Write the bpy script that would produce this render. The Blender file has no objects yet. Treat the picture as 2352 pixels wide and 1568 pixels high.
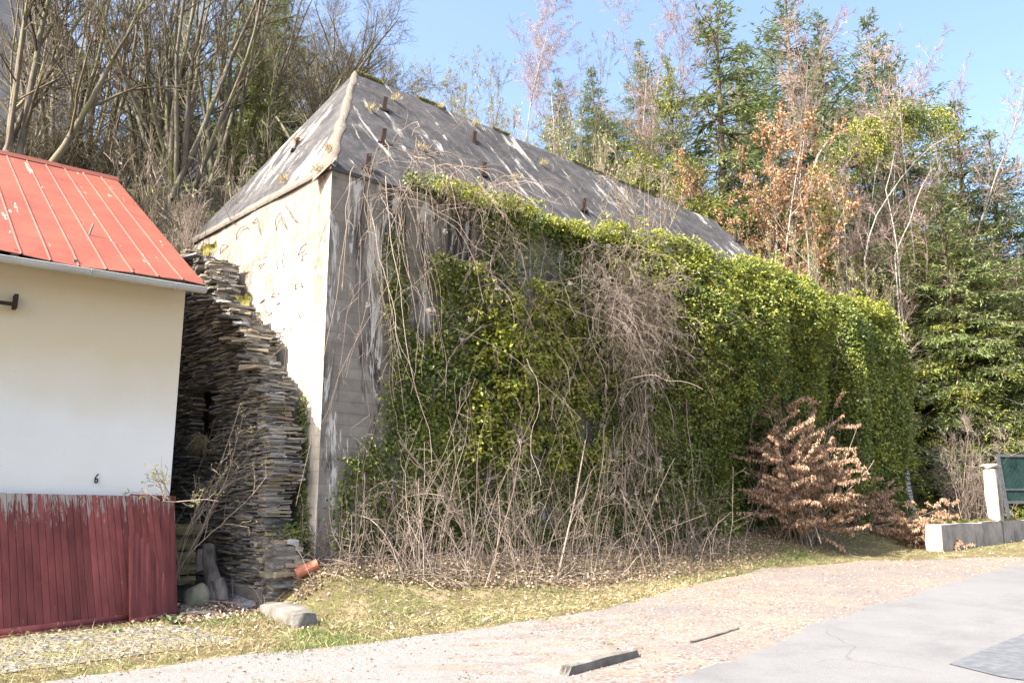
import bpy, math, random
import numpy as np
from mathutils import Vector
random.seed(7)
RNG = np.random.default_rng(7)
scn = bpy.context.scene
col = scn.collection
R = math.radians
# ------------------------------------------------------------------ camera
PITCH = R(10.96); FPX = 1890.0; EYE = 1.6           # focal length in pixels of a 2352 px wide frame
cam = bpy.data.cameras.new("camera"); cam.sensor_width = 36.0; cam.lens = FPX/2352*36.0
cam.clip_start = 0.1; cam.clip_end = 1500
camo = bpy.data.objects.new("camera", cam); col.objects.link(camo)
camo.location = (0, 0, EYE); camo.rotation_euler = (R(90)+PITCH, 0, 0)
scn.camera = camo
# ------------------------------------------------------------------ sun and sky
SUN_EL = R(47); SH = np.array([-0.812, -0.584]); SH = SH/np.linalg.norm(SH)
w = bpy.data.worlds.new("World"); scn.world = w; w.use_nodes = True
nt = w.node_tree; nt.nodes.clear()
sky = nt.nodes.new("ShaderNodeTexSky"); sky.sky_type = 'NISHITA'; sky.sun_disc = False
sky.sun_elevation = SUN_EL; sky.sun_rotation = math.atan2(SH[0], SH[1])
sky.air_density = 1.0; sky.dust_density = 4.5; sky.ozone_density = 2.0
bg = nt.nodes.new("ShaderNodeBackground"); bg.inputs[1].default_value = 0.14
ou = nt.nodes.new("ShaderNodeOutputWorld")
nt.links.new(sky.outputs[0], bg.inputs[0]); nt.links.new(bg.outputs[0], ou.inputs[0])
sl = bpy.data.lights.new("sun", 'SUN'); sl.energy = 4.6; sl.angle = R(0.53); sl.color = (1.0, 0.945, 0.86)
so = bpy.data.objects.new("sun", sl); col.objects.link(so)
sd = Vector((SH[0]*math.cos(SUN_EL), SH[1]*math.cos(SUN_EL), math.sin(SUN_EL)))
so.rotation_euler = sd.to_track_quat('Z', 'Y').to_euler(); so.location = (-20, -15, 30)
scn.view_settings.view_transform = 'Standard'; scn.view_settings.look = 'None'
scn.view_settings.exposure = 1.8; scn.view_settings.gamma = 1.0
scn.cycles.max_bounces = 6; scn.cycles.diffuse_bounces = 3; scn.cycles.glossy_bounces = 2
scn.cycles.transmission_bounces = 3; scn.cycles.transparent_max_bounces = 6

# ------------------------------------------------------------------ frame helpers
CA, SA = math.cos(PITCH), math.sin(PITCH)
def ray(px, py):
    u = (784-py)/FPX
    return np.array([(px-1176)/FPX, CA-u*SA, SA+u*CA])
def proj(P):
    x, y, z = P[0], P[1], P[2]-EYE
    d = y*CA+z*SA; v = -y*SA+z*CA
    return (1176+FPX*x/d, 784-FPX*v/d)
UU = np.array([.724, .690, 0.]); UU /= np.linalg.norm(UU)     # along the bunker's long front
NN = np.array([UU[1], -UU[0], 0.])                            # out of the long front
VV = -NN                                                      # along the bunker's short side
CC = np.array([-3.055, 13.165, 0.])                              # near corner of the bunker
def W(s, n, z): return CC + s*UU + n*NN + np.array([0, 0, z])
def sn(P):
    q = np.asarray(P)[..., :2]-CC[:2]
    return q@UU[:2], q@NN[:2]
def sst(a, b, x):
    t = np.clip((x-a)/(b-a), 0, 1); return t*t*(3-2*t)
_ph = RNG.uniform(0, 6.28, (24, 2)); _fr = RNG.normal(0, 1, (24, 2))
def wob(x, y, f):                                             # cheap smooth noise
    r = 0*x
    for k in range(12):
        r = r + np.sin((x*_fr[k, 0]+y*_fr[k, 1])*f+_ph[k, 0])
    return r/4.0
def ground(x, y):
    x = np.asarray(x, float); y = np.asarray(y, float)
    s = (x-CC[0])*UU[0]+(y-CC[1])*UU[1]; n = (x-CC[0])*NN[0]+(y-CC[1])*NN[1]; v = -n
    z = .024*np.clip(y-10, 0, 40)+.02*np.clip(y-10, -12, 0)*0
    z = z+.56*sst(2.6, .1, n)*sst(-.8, -.05, s)*sst(24, 16, s)
    rr = np.interp(x/np.maximum(y, 1), [-.9, -.5, -.3, -.12, .05, .18, .28, .37, .45, .5, .8], [.41, .40, .42, .45, .38, .333, .24, .195, .10, .02, .01])
    hill = np.maximum(1.45+rr*np.clip(y, 0, 46)-z, 0)
    a = sst(-1.0, -.1, s)
    z = z+hill*(sst(3.2, 6.5, v)*(1-a)+sst(6.1, 10.5, v)*a)
    q = (x-11.27)*(-.6648)+(y-22.17)*.747
    z = z+1.05*sst(1.0, 4.5, q)*sst(23.5, 26.5, s)*(1-sst(5, 9, v)*.0)
    z = z+.035*wob(x, y, .9)*sst(.0, .4, np.minimum(np.abs(z), 1)+.1)*sst(8, 3, n)
    return z
def at(px, py, lift=0.):
    d = ray(px, py); o = np.array([0, 0, EYE]); t = 2.0
    while t < 150:
        P = o+d*t
        if P[2] <= ground(P[0], P[1])+lift: break
        t += .02
    return P
def hitplane(px, py, P0, n):
    d = ray(px, py); o = np.array([0, 0, EYE]); t = ((P0-o)@n)/(d@n); return o+d*t

# ------------------------------------------------------------------ object helpers
def tag(o, label=None, cat=None, group=None, kind=None):
    if label: o['label'] = label
    if cat: o['category'] = cat
    if group: o['group'] = group
    if kind: o['kind'] = kind
    return o
def empty(name, loc, label, cat, group=None, rz=0.):
    o = bpy.data.objects.new(name, None); col.objects.link(o); o.empty_display_size = .3
    o.location = [float(c) for c in loc]; o.rotation_euler = (0, 0, rz); return tag(o, label, cat, group)
def copy_tree(o, parent=None):
    c = o.copy(); col.objects.link(c); c.parent = parent
    for ch in list(o.children): copy_tree(ch, c)
    return c
class MB:
    def __init__(s): s.v = []; s.q = []; s.t = []; s.qm = []; s.tm = []; s.n = 0; s.uv = None; s.ng = []
    def quads(s, V, Q, m=0):
        V = np.asarray(V, float).reshape(-1, 3); Q = np.asarray(Q, int)
        s.v.append(V); s.q.append(Q+s.n); s.qm.append(np.full(len(Q), m)); s.n += len(V)
    def tris(s, V, T, m=0):
        V = np.asarray(V, float).reshape(-1, 3); T = np.asarray(T, int)
        s.v.append(V); s.t.append(T+s.n); s.tm.append(np.full(len(T), m)); s.n += len(V)
    def box(s, o, a, b, c, m=0):
        "corner o, edge vectors a b c"
        o, a, b, c = [np.asarray(k, float) for k in (o, a, b, c)]
        V = [o, o+a, o+a+b, o+b, o+c, o+a+c, o+a+b+c, o+b+c]
        Q = [(0, 3, 2, 1), (4, 5, 6, 7), (0, 1, 5, 4), (1, 2, 6, 5), (2, 3, 7, 6), (3, 0, 4, 7)]
        if np.dot(np.cross(a, b), c) < 0: Q = [q[::-1] for q in Q]
        s.quads(V, Q, m)
    def boxes(s, O, A, B, Cc, m=0, jit=0.):
        O, A, B, Cc = [np.asarray(k, float) for k in (O, A, B, Cc)]
        V = np.stack([O, O+A, O+A+B, O+B, O+Cc, O+A+Cc, O+A+B+Cc, O+B+Cc], 1)
        if jit: V = V+RNG.normal(0, 1, V.shape)*jit
        Q = np.array([(0, 3, 2, 1), (4, 5, 6, 7), (0, 1, 5, 4), (1, 2, 6, 5), (2, 3, 7, 6), (3, 0, 4, 7)])
        s.quads(V, (Q[None]+8*np.arange(len(O))[:, None, None]).reshape(-1, 4), m)
    def build(s, name, mats, parent=None, smooth=False, link=True):
        me = bpy.data.meshes.new(name)
        V = np.concatenate(s.v) if s.v else np.zeros((0, 3))
        Q = np.concatenate(s.q) if s.q else np.zeros((0, 4), int); T = np.concatenate(s.t) if s.t else np.zeros((0, 3), int)
        me.vertices.add(len(V)); me.vertices.foreach_set("co", V.astype(np.float32).ravel())
        nl = Q.size+T.size; me.loops.add(nl)
        me.loops.foreach_set("vertex_index", np.concatenate([Q.ravel(), T.ravel()]).astype(np.int32))
        npol = len(Q)+len(T); me.polygons.add(npol)
        ls = np.concatenate([np.arange(len(Q))*4, len(Q)*4+np.arange(len(T))*3]).astype(np.int32)
        me.polygons.foreach_set("loop_start", ls)
        mi = np.concatenate([np.concatenate(s.qm) if s.qm else [], np.concatenate(s.tm) if s.tm else []]).astype(np.int32)
        me.polygons.foreach_set("material_index", mi)
        me.polygons.foreach_set("use_smooth", np.full(npol, smooth or name in ('stems', 'crown', 'twigs', 'stem', 'rail', 'gutter_bracket')))
        if not isinstance(mats, (list, tuple)): mats = [mats]
        for m in mats: me.materials.append(m)
        me.update(calc_edges=True)
        if s.uv is not None:
            l = me.uv_layers.new(name="UVMap"); l.data.foreach_set("uv", np.asarray(s.uv, np.float32).ravel())
        me.validate()
        if not link: return me
        o = bpy.data.objects.new(name, me); col.objects.link(o)
        if parent is not None: o.parent = parent
        return o
def rel(P, o):
    "world points to the frame of an unrotated root"
    return np.asarray(P)-np.array(o.location[:])
def tubes(mb, P, Rr, k=3, m=0, cap=False):
    "P (m,n,3) centre lines, Rr (m,n) radii"
    P = np.asarray(P, float); Rr = np.asarray(Rr, float)
    if P.ndim == 2: P = P[None]; Rr = Rr[None]
    M, N = P.shape[:2]
    T = np.gradient(P, axis=1); T /= np.linalg.norm(T, axis=2, keepdims=True)+1e-9
    mean = T.mean(1); ref = np.where(np.abs(mean[:, 2:3]) < .8, np.array([[0, 0, 1.]]), np.array([[1., .1, 0]]))
    A = np.cross(T, ref[:, None, :]); A /= np.linalg.norm(A, axis=2, keepdims=True)+1e-9
    B = np.cross(T, A)
    an = np.arange(k)*2*math.pi/k
    V = P[:, :, None, :]+Rr[:, :, None, None]*(np.cos(an)[None, None, :, None]*A[:, :, None, :]+np.sin(an)[None, None, :, None]*B[:, :, None, :])
    idx = np.arange(M*N*k).reshape(M, N, k)
    a = idx[:, :-1, :]; b = idx[:, 1:, :]
    Q = np.stack([a, np.roll(a, -1, 2), np.roll(b, -1, 2), b], -1).reshape(-1, 4)
    mb.quads(V.reshape(-1, 3), Q, m)
    if cap and k == 4: mb.quads(V[:, 0].reshape(-1, 3), np.arange(M*4).reshape(M, 4), m); mb.quads(V[:, -1].reshape(-1, 3), np.arange(M*4).reshape(M, 4)[:, ::-1], m)
    if cap and k > 4:
        for i in range(M):
            for e in (0, -1):
                c = P[i, e]; ring = V[i, e]; VV_ = np.vstack([ring, c[None]])
                T_ = [((j+1) % k, j, k) if e == 0 else (j, (j+1) % k, k) for j in range(k)]
                mb.tris(VV_, T_, m)
def unit(a): return a/(np.linalg.norm(a, axis=-1, keepdims=True)+1e-9)
def leaves(mb, C, D, Nn, L, Wd, m=0, fold=.25, mid=.42):
    "leaf-shaped quads: centre of the stalk C, direction D, face normal Nn"
    C = np.asarray(C, float); D = unit(np.asarray(D, float)); S = unit(np.cross(D, Nn)); Nn = np.cross(S, D)
    L = np.broadcast_to(L, (len(C),))[:, None]; Wd = np.broadcast_to(Wd, (len(C),))[:, None]
    a = C; b = C+D*L*mid+S*Wd*.5+Nn*Wd*fold; c = C+D*L; d = C+D*L*mid-S*Wd*.5+Nn*Wd*fold
    V = np.stack([a, b, c, d], 1).reshape(-1, 3); i = np.arange(len(C))*4
    mb.tris(V, np.concatenate([np.stack([i, i+1, i+2], 1), np.stack([i, i+2, i+3], 1)]), m)
def rndu(n): return unit(RNG.normal(0, 1, (n, 3)))
def walk(P0, D0, L, n, wig, trop=(0, 0, 1), ts=0.):
    "random-walk curves: (m,3) starts and directions, (m,) lengths"
    M = len(P0); P = np.zeros((M, n, 3)); P[:, 0] = P0; D = unit(np.array(D0, float)); st = (np.asarray(L)/(n-1))[:, None]
    trop = np.asarray(trop, float); ts = np.asarray(ts)
    for i in range(1, n):
        D = unit(D+RNG.normal(0, wig, (M, 3))+trop*(ts if ts.ndim == 0 else ts[:, None]))
        P[:, i] = P[:, i-1]+D*st
    return P
def offshoots(P, Rr, cnt, lo, hi, ang, lenf, L, radf=.6):
    "children leaving curves P: starts, directions, lengths, radii"
    M, n = P.shape[:2]; idx = np.repeat(np.arange(M), cnt); t = RNG.uniform(lo, hi, len(idx))*(n-1)
    i = np.clip(t.astype(int), 0, n-2); f = (t-i)[:, None]
    S = P[idx, i]*(1-f)+P[idx, i+1]*f; T = unit(P[idx, i+1]-P[idx, i])
    pr = unit(np.cross(T, rndu(len(idx)))); a = RNG.uniform(ang*.7, ang*1.3, len(idx))[:, None]
    D = T*np.cos(a)+pr*np.sin(a)
    rr = Rr[idx, i]*radf; ll = L[idx]*lenf*RNG.uniform(.6, 1.25, len(idx))*(1.15-.6*t/(n-1))
    return S, D, ll, rr
def taper(r, n, end=.35): return np.asarray(r)[:, None]*np.linspace(1, end, n)[None]

# ------------------------------------------------------------------ materials
def newmat(name):
    m = bpy.data.materials.new(name); m.use_nodes = True; t = m.node_tree; t.nodes.clear()
    return m, t, t.nodes, t.links
def nd(ns, typ, **kw):
    n = ns.new(typ)
    for k, v in kw.items():
        if k.startswith('i_'): n.inputs[k[2:].replace('_', ' ')].default_value = v
        else: setattr(n, k, v)
    return n
def ramp(ns, stops, interp='LINEAR'):
    r = ns.new("ShaderNodeValToRGB"); e = r.color_ramp.elements; r.color_ramp.interpolation = interp
    while len(e) < len(stops): e.new(.5)
    for x, (p, c) in zip(e, stops):
        x.position = p; x.color = (*c, 1) if len(c) == 3 else c
    return r
def g(v): return (v, v, v)
def coords(ns, lk, src='Object', scale=(1, 1, 1), rot=(0, 0, 0), loc=(0, 0, 0)):
    tc = ns.new("ShaderNodeTexCoord"); mp = ns.new("ShaderNodeMapping")
    mp.inputs['Scale'].default_value = scale; mp.inputs['Rotation'].default_value = rot; mp.inputs['Location'].default_value = loc
    lk.new(tc.outputs[src], mp.inputs[0]); return mp.outputs[0]
def noise(ns, lk, vec, scale, detail=4, rough=.6, dist=0.):
    n = nd(ns, "ShaderNodeTexNoise"); n.inputs['Scale'].default_value = scale; n.inputs['Detail'].default_value = detail
    n.inputs['Roughness'].default_value = rough; n.inputs['Distortion'].default_value = dist
    if vec is not None: lk.new(vec, n.inputs['Vector'])
    return n.outputs['Fac']
def mixc(ns, lk, fac, a, b, mode='MIX'):
    m = nd(ns, "ShaderNodeMix", data_type='RGBA', blend_type=mode)
    for sock, v in ((m.inputs['Factor'], fac), (m.inputs[6], a), (m.inputs[7], b)):
        if isinstance(v, (int, float)): sock.default_value = v
        elif isinstance(v, tuple): sock.default_value = (*v, 1)
        else: lk.new(v, sock)
    return m.outputs[2]
def finish(m, t, ns, lk, colr, rough=.85, bump=None, bs=.3, bd=.02, spec=.3, metal=0., trans=None):
    p = ns.new("ShaderNodeBsdfPrincipled"); o = ns.new("ShaderNodeOutputMaterial")
    p.inputs['Roughness'].default_value = rough; p.inputs['Specular IOR Level'].default_value = spec; p.inputs['Metallic'].default_value = metal
    if isinstance(colr, tuple): p.inputs['Base Color'].default_value = (*colr, 1)
    else: lk.new(colr, p.inputs['Base Color'])
    if bump is not None:
        b = ns.new("ShaderNodeBump"); b.inputs['Strength'].default_value = bs; b.inputs['Distance'].default_value = bd
        lk.new(bump, b.inputs['Height']); lk.new(b.outputs[0], p.inputs['Normal'])
    if trans:
        tr = ns.new("ShaderNodeBsdfTranslucent"); mx = ns.new("ShaderNodeMixShader"); mx.inputs[0].default_value = trans
        if isinstance(colr, tuple): tr.inputs[0].default_value = (*colr, 1)
        else: lk.new(colr, tr.inputs[0])
        lk.new(p.outputs[0], mx.inputs[1]); lk.new(tr.outputs[0], mx.inputs[2]); lk.new(mx.outputs[0], o.inputs[0])
    else: lk.new(p.outputs[0], o.inputs[0])
    return m
def simple(name, stops, scale=4., detail=5, rough=.85, bs=.3, bd=.01, spec=.3, mscale=(1, 1, 1), metal=0., bscale=None):
    m, t, ns, lk = newmat(name); v = coords(ns, lk, 'Object', mscale); f = noise(ns, lk, v, scale, detail)
    r = ramp(ns, stops); lk.new(f, r.inputs[0]); b = noise(ns, lk, v, bscale or scale*3, 6)
    return finish(m, t, ns, lk, r.outputs[0], rough, b, bs, bd, spec, metal)
def leafmat(name, stops, patch=None, pscale=.5, pramp=(.42, .6), trans=.25, rough=.5, spec=.35):
    m, t, ns, lk = newmat(name); ge = ns.new("ShaderNodeNewGeometry"); r = ramp(ns, stops)
    lk.new(ge.outputs['Random Per Island'], r.inputs[0]); c = r.outputs[0]
    if patch:
        v = coords(ns, lk, 'Object'); f = noise(ns, lk, v, pscale, 3); q = ramp(ns, [(pramp[0], g(0)), (pramp[1], g(1))]); lk.new(f, q.inputs[0])
        r2 = ramp(ns, patch); lk.new(ge.outputs['Random Per Island'], r2.inputs[0]); c = mixc(ns, lk, q.outputs[0], c, r2.outputs[0])
    return finish(m, t, ns, lk, c, rough, spec=spec, trans=trans)
M = {}
M['bark'] = simple('bark', [(.3, (.07, .055, .04)), (.55, (.17, .14, .105)), (.75, (.22, .21, .13))], 3, mscale=(1, 1, .3))
M['bark_moss'] = simple('bark_moss', [(.3, (.06, .05, .035)), (.5, (.17, .145, .11)), (.62, (.13, .14, .05)), (.8, (.26, .23, .18))], 2.2, mscale=(1, 1, .4))
M['birch'] = simple('birch_bark', [(.36, (.05, .045, .04)), (.45, (.30, .275, .245)), (.8, (.46, .43, .39))], 6, mscale=(.6, .6, 2.2))
M['twig'] = leafmat('twig', [(0, (.05, .042, .028)), (.6, (.12, .10, .065)), (1, (.22, .19, .12))], trans=0, rough=.8, spec=.2)
M['twig_pink'] = leafmat('twig_pink', [(0, (.17, .12, .105)), (.6, (.32, .225, .195)), (1, (.44, .34, .30))], trans=0, rough=.8, spec=.2)
M['twig_pale'] = leafmat('twig_pale', [(0, (.10, .078, .06)), (.5, (.235, .185, .145)), (1, (.38, .31, .255))], trans=0, rough=.8, spec=.2)
M['spruce'] = leafmat('spruce_needles', [(0, (.06, .085, .03)), (.5, (.15, .20, .065)), (1, (.28, .31, .11))], trans=.3)
M['fir'] = leafmat('fir_needles', [(0, (.07, .10, .05)), (.5, (.17, .225, .11)), (1, (.30, .35, .18))], trans=.3)
M['yellow_conifer'] = leafmat('yellow_conifer_needles', [(0, (.10, .13, .025)), (.5, (.27, .29, .05)), (1, (.48, .42, .09))],
    patch=[(0, (.07, .10, .03)), (1, (.20, .26, .08))], pscale=.8, trans=.2)
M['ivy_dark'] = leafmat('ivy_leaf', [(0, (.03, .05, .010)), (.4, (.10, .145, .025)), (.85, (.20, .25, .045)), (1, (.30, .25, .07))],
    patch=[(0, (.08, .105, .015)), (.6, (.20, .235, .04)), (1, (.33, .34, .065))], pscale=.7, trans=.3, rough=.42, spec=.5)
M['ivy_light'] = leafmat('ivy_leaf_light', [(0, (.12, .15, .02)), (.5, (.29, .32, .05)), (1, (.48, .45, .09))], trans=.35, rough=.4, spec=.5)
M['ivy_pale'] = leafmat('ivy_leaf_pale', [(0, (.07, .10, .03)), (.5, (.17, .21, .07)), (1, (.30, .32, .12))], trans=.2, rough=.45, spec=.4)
M['beech_leaf'] = leafmat('beech_leaf', [(0, (.22, .115, .055)), (.5, (.42, .235, .115)), (1, (.54, .35, .19))], trans=.3)
M['dead_leaf'] = leafmat('dead_leaf', [(0, (.17, .10, .06)), (.5, (.37, .235, .145)), (1, (.55, .39, .26))], trans=.2, rough=.7)
M['bud'] = leafmat('young_leaf', [(0, (.16, .20, .05)), (.6, (.33, .37, .10)), (1, (.48, .48, .17))], trans=.35)
M['litter'] = leafmat('leaf_litter', [(0, (.13, .08, .05)), (.5, (.33, .23, .16)), (1, (.60, .48, .38))], trans=.1, rough=.8)
M['grass'] = leafmat('grass_blade', [(0, (.08, .09, .03)), (.3, (.17, .165, .06)), (.55, (.29, .225, .115)), (1, (.44, .34, .21))],
    patch=[(0, (.05, .11, .02)), (.7, (.12, .20, .04)), (1, (.36, .34, .14))], pscale=.55, pramp=(.45, .57), trans=.3)
M['straw'] = leafmat('dry_grass', [(0, (.22, .17, .08)), (.6, (.45, .37, .20)), (1, (.62, .53, .32))], trans=.25)
M['fluff'] = leafmat('seed_fluff', [(0, (.30, .27, .24)), (1, (.50, .46, .42))], trans=.4, rough=.9)
M['moss'] = simple('moss', [(.3, (.04, .045, .012)), (.5, (.13, .12, .025)), (.7, (.26, .20, .04))], 9, bs=.8, bd=.03)
M['iron'] = simple('rusty_iron', [(.3, (.014, .011, .010)), (.6, (.04, .022, .016)), (.8, (.08, .036, .02))], 20)
M['rebar'] = simple('rebar', [(.3, (.07, .055, .048)), (.7, (.17, .13, .11))], 20)
M['zinc'] = simple('zinc', [(.3, (.33, .34, .35)), (.7, (.45, .46, .47))], 3, rough=.5, bs=.05)
M['log'] = simple('dead_wood', [(.3, (.05, .04, .033)), (.5, (.17, .14, .12)), (.7, (.30, .26, .23))], 5, mscale=(1, 1, .22), bs=1., bd=.04)
M['plank'] = simple('weathered_plank', [(.3, (.05, .042, .02)), (.55, (.15, .125, .06)), (.8, (.22, .19, .10))], 6, mscale=(.25, .25, 2.5))
M['clay'] = simple('clay_pipe', [(.3, (.34, .12, .07)), (.7, (.5, .2, .12))], 8)
M['boulder'] = simple('boulder', [(.3, (.14, .125, .08)), (.6, (.30, .27, .18)), (.8, (.40, .37, .27))], 5, bs=.6)
M['sheet'] = simple('grey_sheet_metal', [(.3, (.12, .13, .15)), (.7, (.3, .32, .36))], 6, rough=.45, metal=.4)
# concrete, roofing and ground materials -------------------------------------------
def mat_concrete(name, c0, c1, stain, white, streak_amt, white_amt, patch=None):
    m, t, ns, lk = newmat(name); v = coords(ns, lk, 'UV')
    f = noise(ns, lk, v, 1.3, 8, .65); r = ramp(ns, [(.3, c0), (.7, c1)]); lk.new(f, r.inputs[0]); c = r.outputs[0]
    br = nd(ns, "ShaderNodeTexBrick"); br.offset = .37; lk.new(v, br.inputs['Vector'])
    br.inputs['Scale'].default_value = 1.0; br.inputs['Brick Width'].default_value = 3.1; br.inputs['Row Height'].default_value = .19
    br.inputs['Mortar Size'].default_value = .012; br.inputs['Color1'].default_value = (1, 1, 1, 1); br.inputs['Color2'].default_value = (.80, .78, .76, 1); br.inputs['Mortar'].default_value = (.55, .53, .5, 1)
    c = mixc(ns, lk, .38, c, br.outputs[0], 'MULTIPLY')
    vs = coords(ns, lk, 'UV', (1.6, .22, 1)); fs = noise(ns, lk, vs, 1.5, 6, .7, .6); rs = ramp(ns, [(.51, g(0)), (.59, g(1))]); lk.new(fs, rs.inputs[0])
    fa = nd(ns, "ShaderNodeMath", operation='MULTIPLY'); fa.inputs[1].default_value = streak_amt; lk.new(rs.outputs[0], fa.inputs[0]); c = mixc(ns, lk, fa.outputs[0], c, stain)
    vw = coords(ns, lk, 'UV', (1.9, .33, 1), loc=(13, 5, 0)); fw = noise(ns, lk, vw, 1.4, 8, .75, 1.2); rw = ramp(ns, [(.535, g(0)), (.585, g(1))]); lk.new(fw, rw.inputs[0])
    fb = nd(ns, "ShaderNodeMath", operation='MULTIPLY'); fb.inputs[1].default_value = white_amt; lk.new(rw.outputs[0], fb.inputs[0]); c = mixc(ns, lk, fb.outputs[0], c, white)
    if patch:
        sp = ns.new("ShaderNodeSeparateXYZ"); lk.new(v, sp.inputs[0]); m1 = nd(ns, "ShaderNodeMapRange"); lk.new(sp.outputs[0], m1.inputs[0]); m1.inputs[1].default_value = 44.6; m1.inputs[2].default_value = 41.5; m2 = nd(ns, "ShaderNodeMapRange"); lk.new(sp.outputs[1], m2.inputs[0]); m2.inputs[1].default_value = 4.6; m2.inputs[2].default_value = 7.2
        av = nd(ns, "ShaderNodeMath", operation='MAXIMUM'); lk.new(m1.outputs[0], av.inputs[0]); lk.new(m2.outputs[0], av.inputs[1]); fp = noise(ns, lk, coords(ns, lk, 'UV', (2.2, 1.2, 1)), 1.3, 9, .75, .5); mm = nd(ns, "ShaderNodeMath", operation='MULTIPLY_ADD'); lk.new(av.outputs[0], mm.inputs[0]); mm.inputs[1].default_value = .22; lk.new(fp, mm.inputs[2])
        rq = ramp(ns, [(.60, g(0)), (.67, g(.75))]); lk.new(mm.outputs[0], rq.inputs[0]); fq = noise(ns, lk, v, 5, 6, .7); cq = ramp(ns, [(.35, (.10, .075, .06)), (.5, (.18, .135, .11)), (.65, (.22, .19, .13))]); lk.new(fq, cq.inputs[0]); c = mixc(ns, lk, rq.outputs[0], c, cq.outputs[0])
    b = noise(ns, lk, v, 9, 8, .7); bb = mixc(ns, lk, .3, b, br.outputs[0])
    return finish(m, t, ns, lk, c, .92, bb, .55, .03, .2)
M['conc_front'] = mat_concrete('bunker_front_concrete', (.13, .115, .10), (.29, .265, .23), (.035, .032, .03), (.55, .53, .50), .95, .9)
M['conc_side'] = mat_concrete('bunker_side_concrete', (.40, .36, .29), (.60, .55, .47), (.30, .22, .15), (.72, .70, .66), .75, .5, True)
def mat_roofing():
    m, t, ns, lk = newmat('bitumen_roofing'); v = coords(ns, lk, 'UV')
    f = noise(ns, lk, v, .9, 7, .7); r = ramp(ns, [(.3, (.032, .031, .032)), (.55, (.052, .050, .052)), (.8, (.10, .095, .092))]); lk.new(f, r.inputs[0]); c = r.outputs[0]
    sep = ns.new("ShaderNodeSeparateXYZ"); lk.new(v, sep.inputs[0])
    # lap lines between the sheets
    d = noise(ns, lk, v, .8, 4, .6); ad = nd(ns, "ShaderNodeMath", operation='MULTIPLY_ADD'); lk.new(d, ad.inputs[0]); ad.inputs[1].default_value = .5; lk.new(sep.outputs[1], ad.inputs[2])
    fr = nd(ns, "ShaderNodeMath", operation='FRACT'); lk.new(ad.outputs[0], fr.inputs[0]); rl = ramp(ns, [(0, g(1)), (.022, g(.9)), (.03, g(0))]); lk.new(fr.outputs[0], rl.inputs[0])
    c = mixc(ns, lk, rl.outputs[0], c, (.05, .045, .04))
    # peeled pale streaks
    vs = coords(ns, lk, 'UV', (1.9, .40, 1), (0, 0, R(24))); fs = noise(ns, lk, vs, 1.25, 10, .74, .5)
    big = noise(ns, lk, v, .33, 3, .5); mb_ = nd(ns, "ShaderNodeMath", operation='MULTIPLY_ADD'); lk.new(big, mb_.inputs[0]); mb_.inputs[1].default_value = .35; lk.new(fs, mb_.inputs[2])
    f5 = noise(ns, lk, v, 2.3, 9, .75, .5); r5 = ramp(ns, [(.45, g(0)), (.62, g(.75))]); lk.new(f5, r5.inputs[0]); c = mixc(ns, lk, r5.outputs[0], c, (.11, .102, .095)); f6 = noise(ns, lk, v, 11, 6, .8); m6 = nd(ns, 'ShaderNodeMath', operation='MULTIPLY_ADD'); lk.new(f6, m6.inputs[0]); m6.inputs[1].default_value = .10; lk.new(mb_.outputs[0], m6.inputs[2]); rs = ramp(ns, [(.785, g(0)), (.815, g(.6)), (.85, g(1))]); lk.new(m6.outputs[0], rs.inputs[0]); fw_ = noise(ns, lk, v, 3.5, 5, .7); rw_ = ramp(ns, [(.35, (.30, .27, .23)), (.6, (.46, .43, .395))]); lk.new(fw_, rw_.inputs[0]); c = mixc(ns, lk, rs.outputs[0], c, rw_.outputs[0])
    fl = noise(ns, lk, v, 16, 5, .75); rf = ramp(ns, [(.655, g(0)), (.69, g(.8))]); lk.new(fl, rf.inputs[0]); c = mixc(ns, lk, rf.outputs[0], c, (.5, .47, .42))
    # lichen
    fo = noise(ns, lk, v, 5, 6, .7); ro = ramp(ns, [(.66, g(0)), (.72, g(.8))]); lk.new(fo, ro.inputs[0]); c = mixc(ns, lk, ro.outputs[0], c, (.28, .19, .10))
    b = noise(ns, lk, v, 7, 8, .7); bb = mixc(ns, lk, .35, b, rl.outputs[0])
    return finish(m, t, ns, lk, c, .9, bb, .6, .03, .2)
M['roofing'] = mat_roofing()
M['hip'] = simple('hip_render', [(.3, (.08, .075, .068)), (.5, (.15, .135, .115)), (.62, (.16, .11, .07)), (.75, (.27, .25, .22))], 7, bs=.7, bd=.03)
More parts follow.
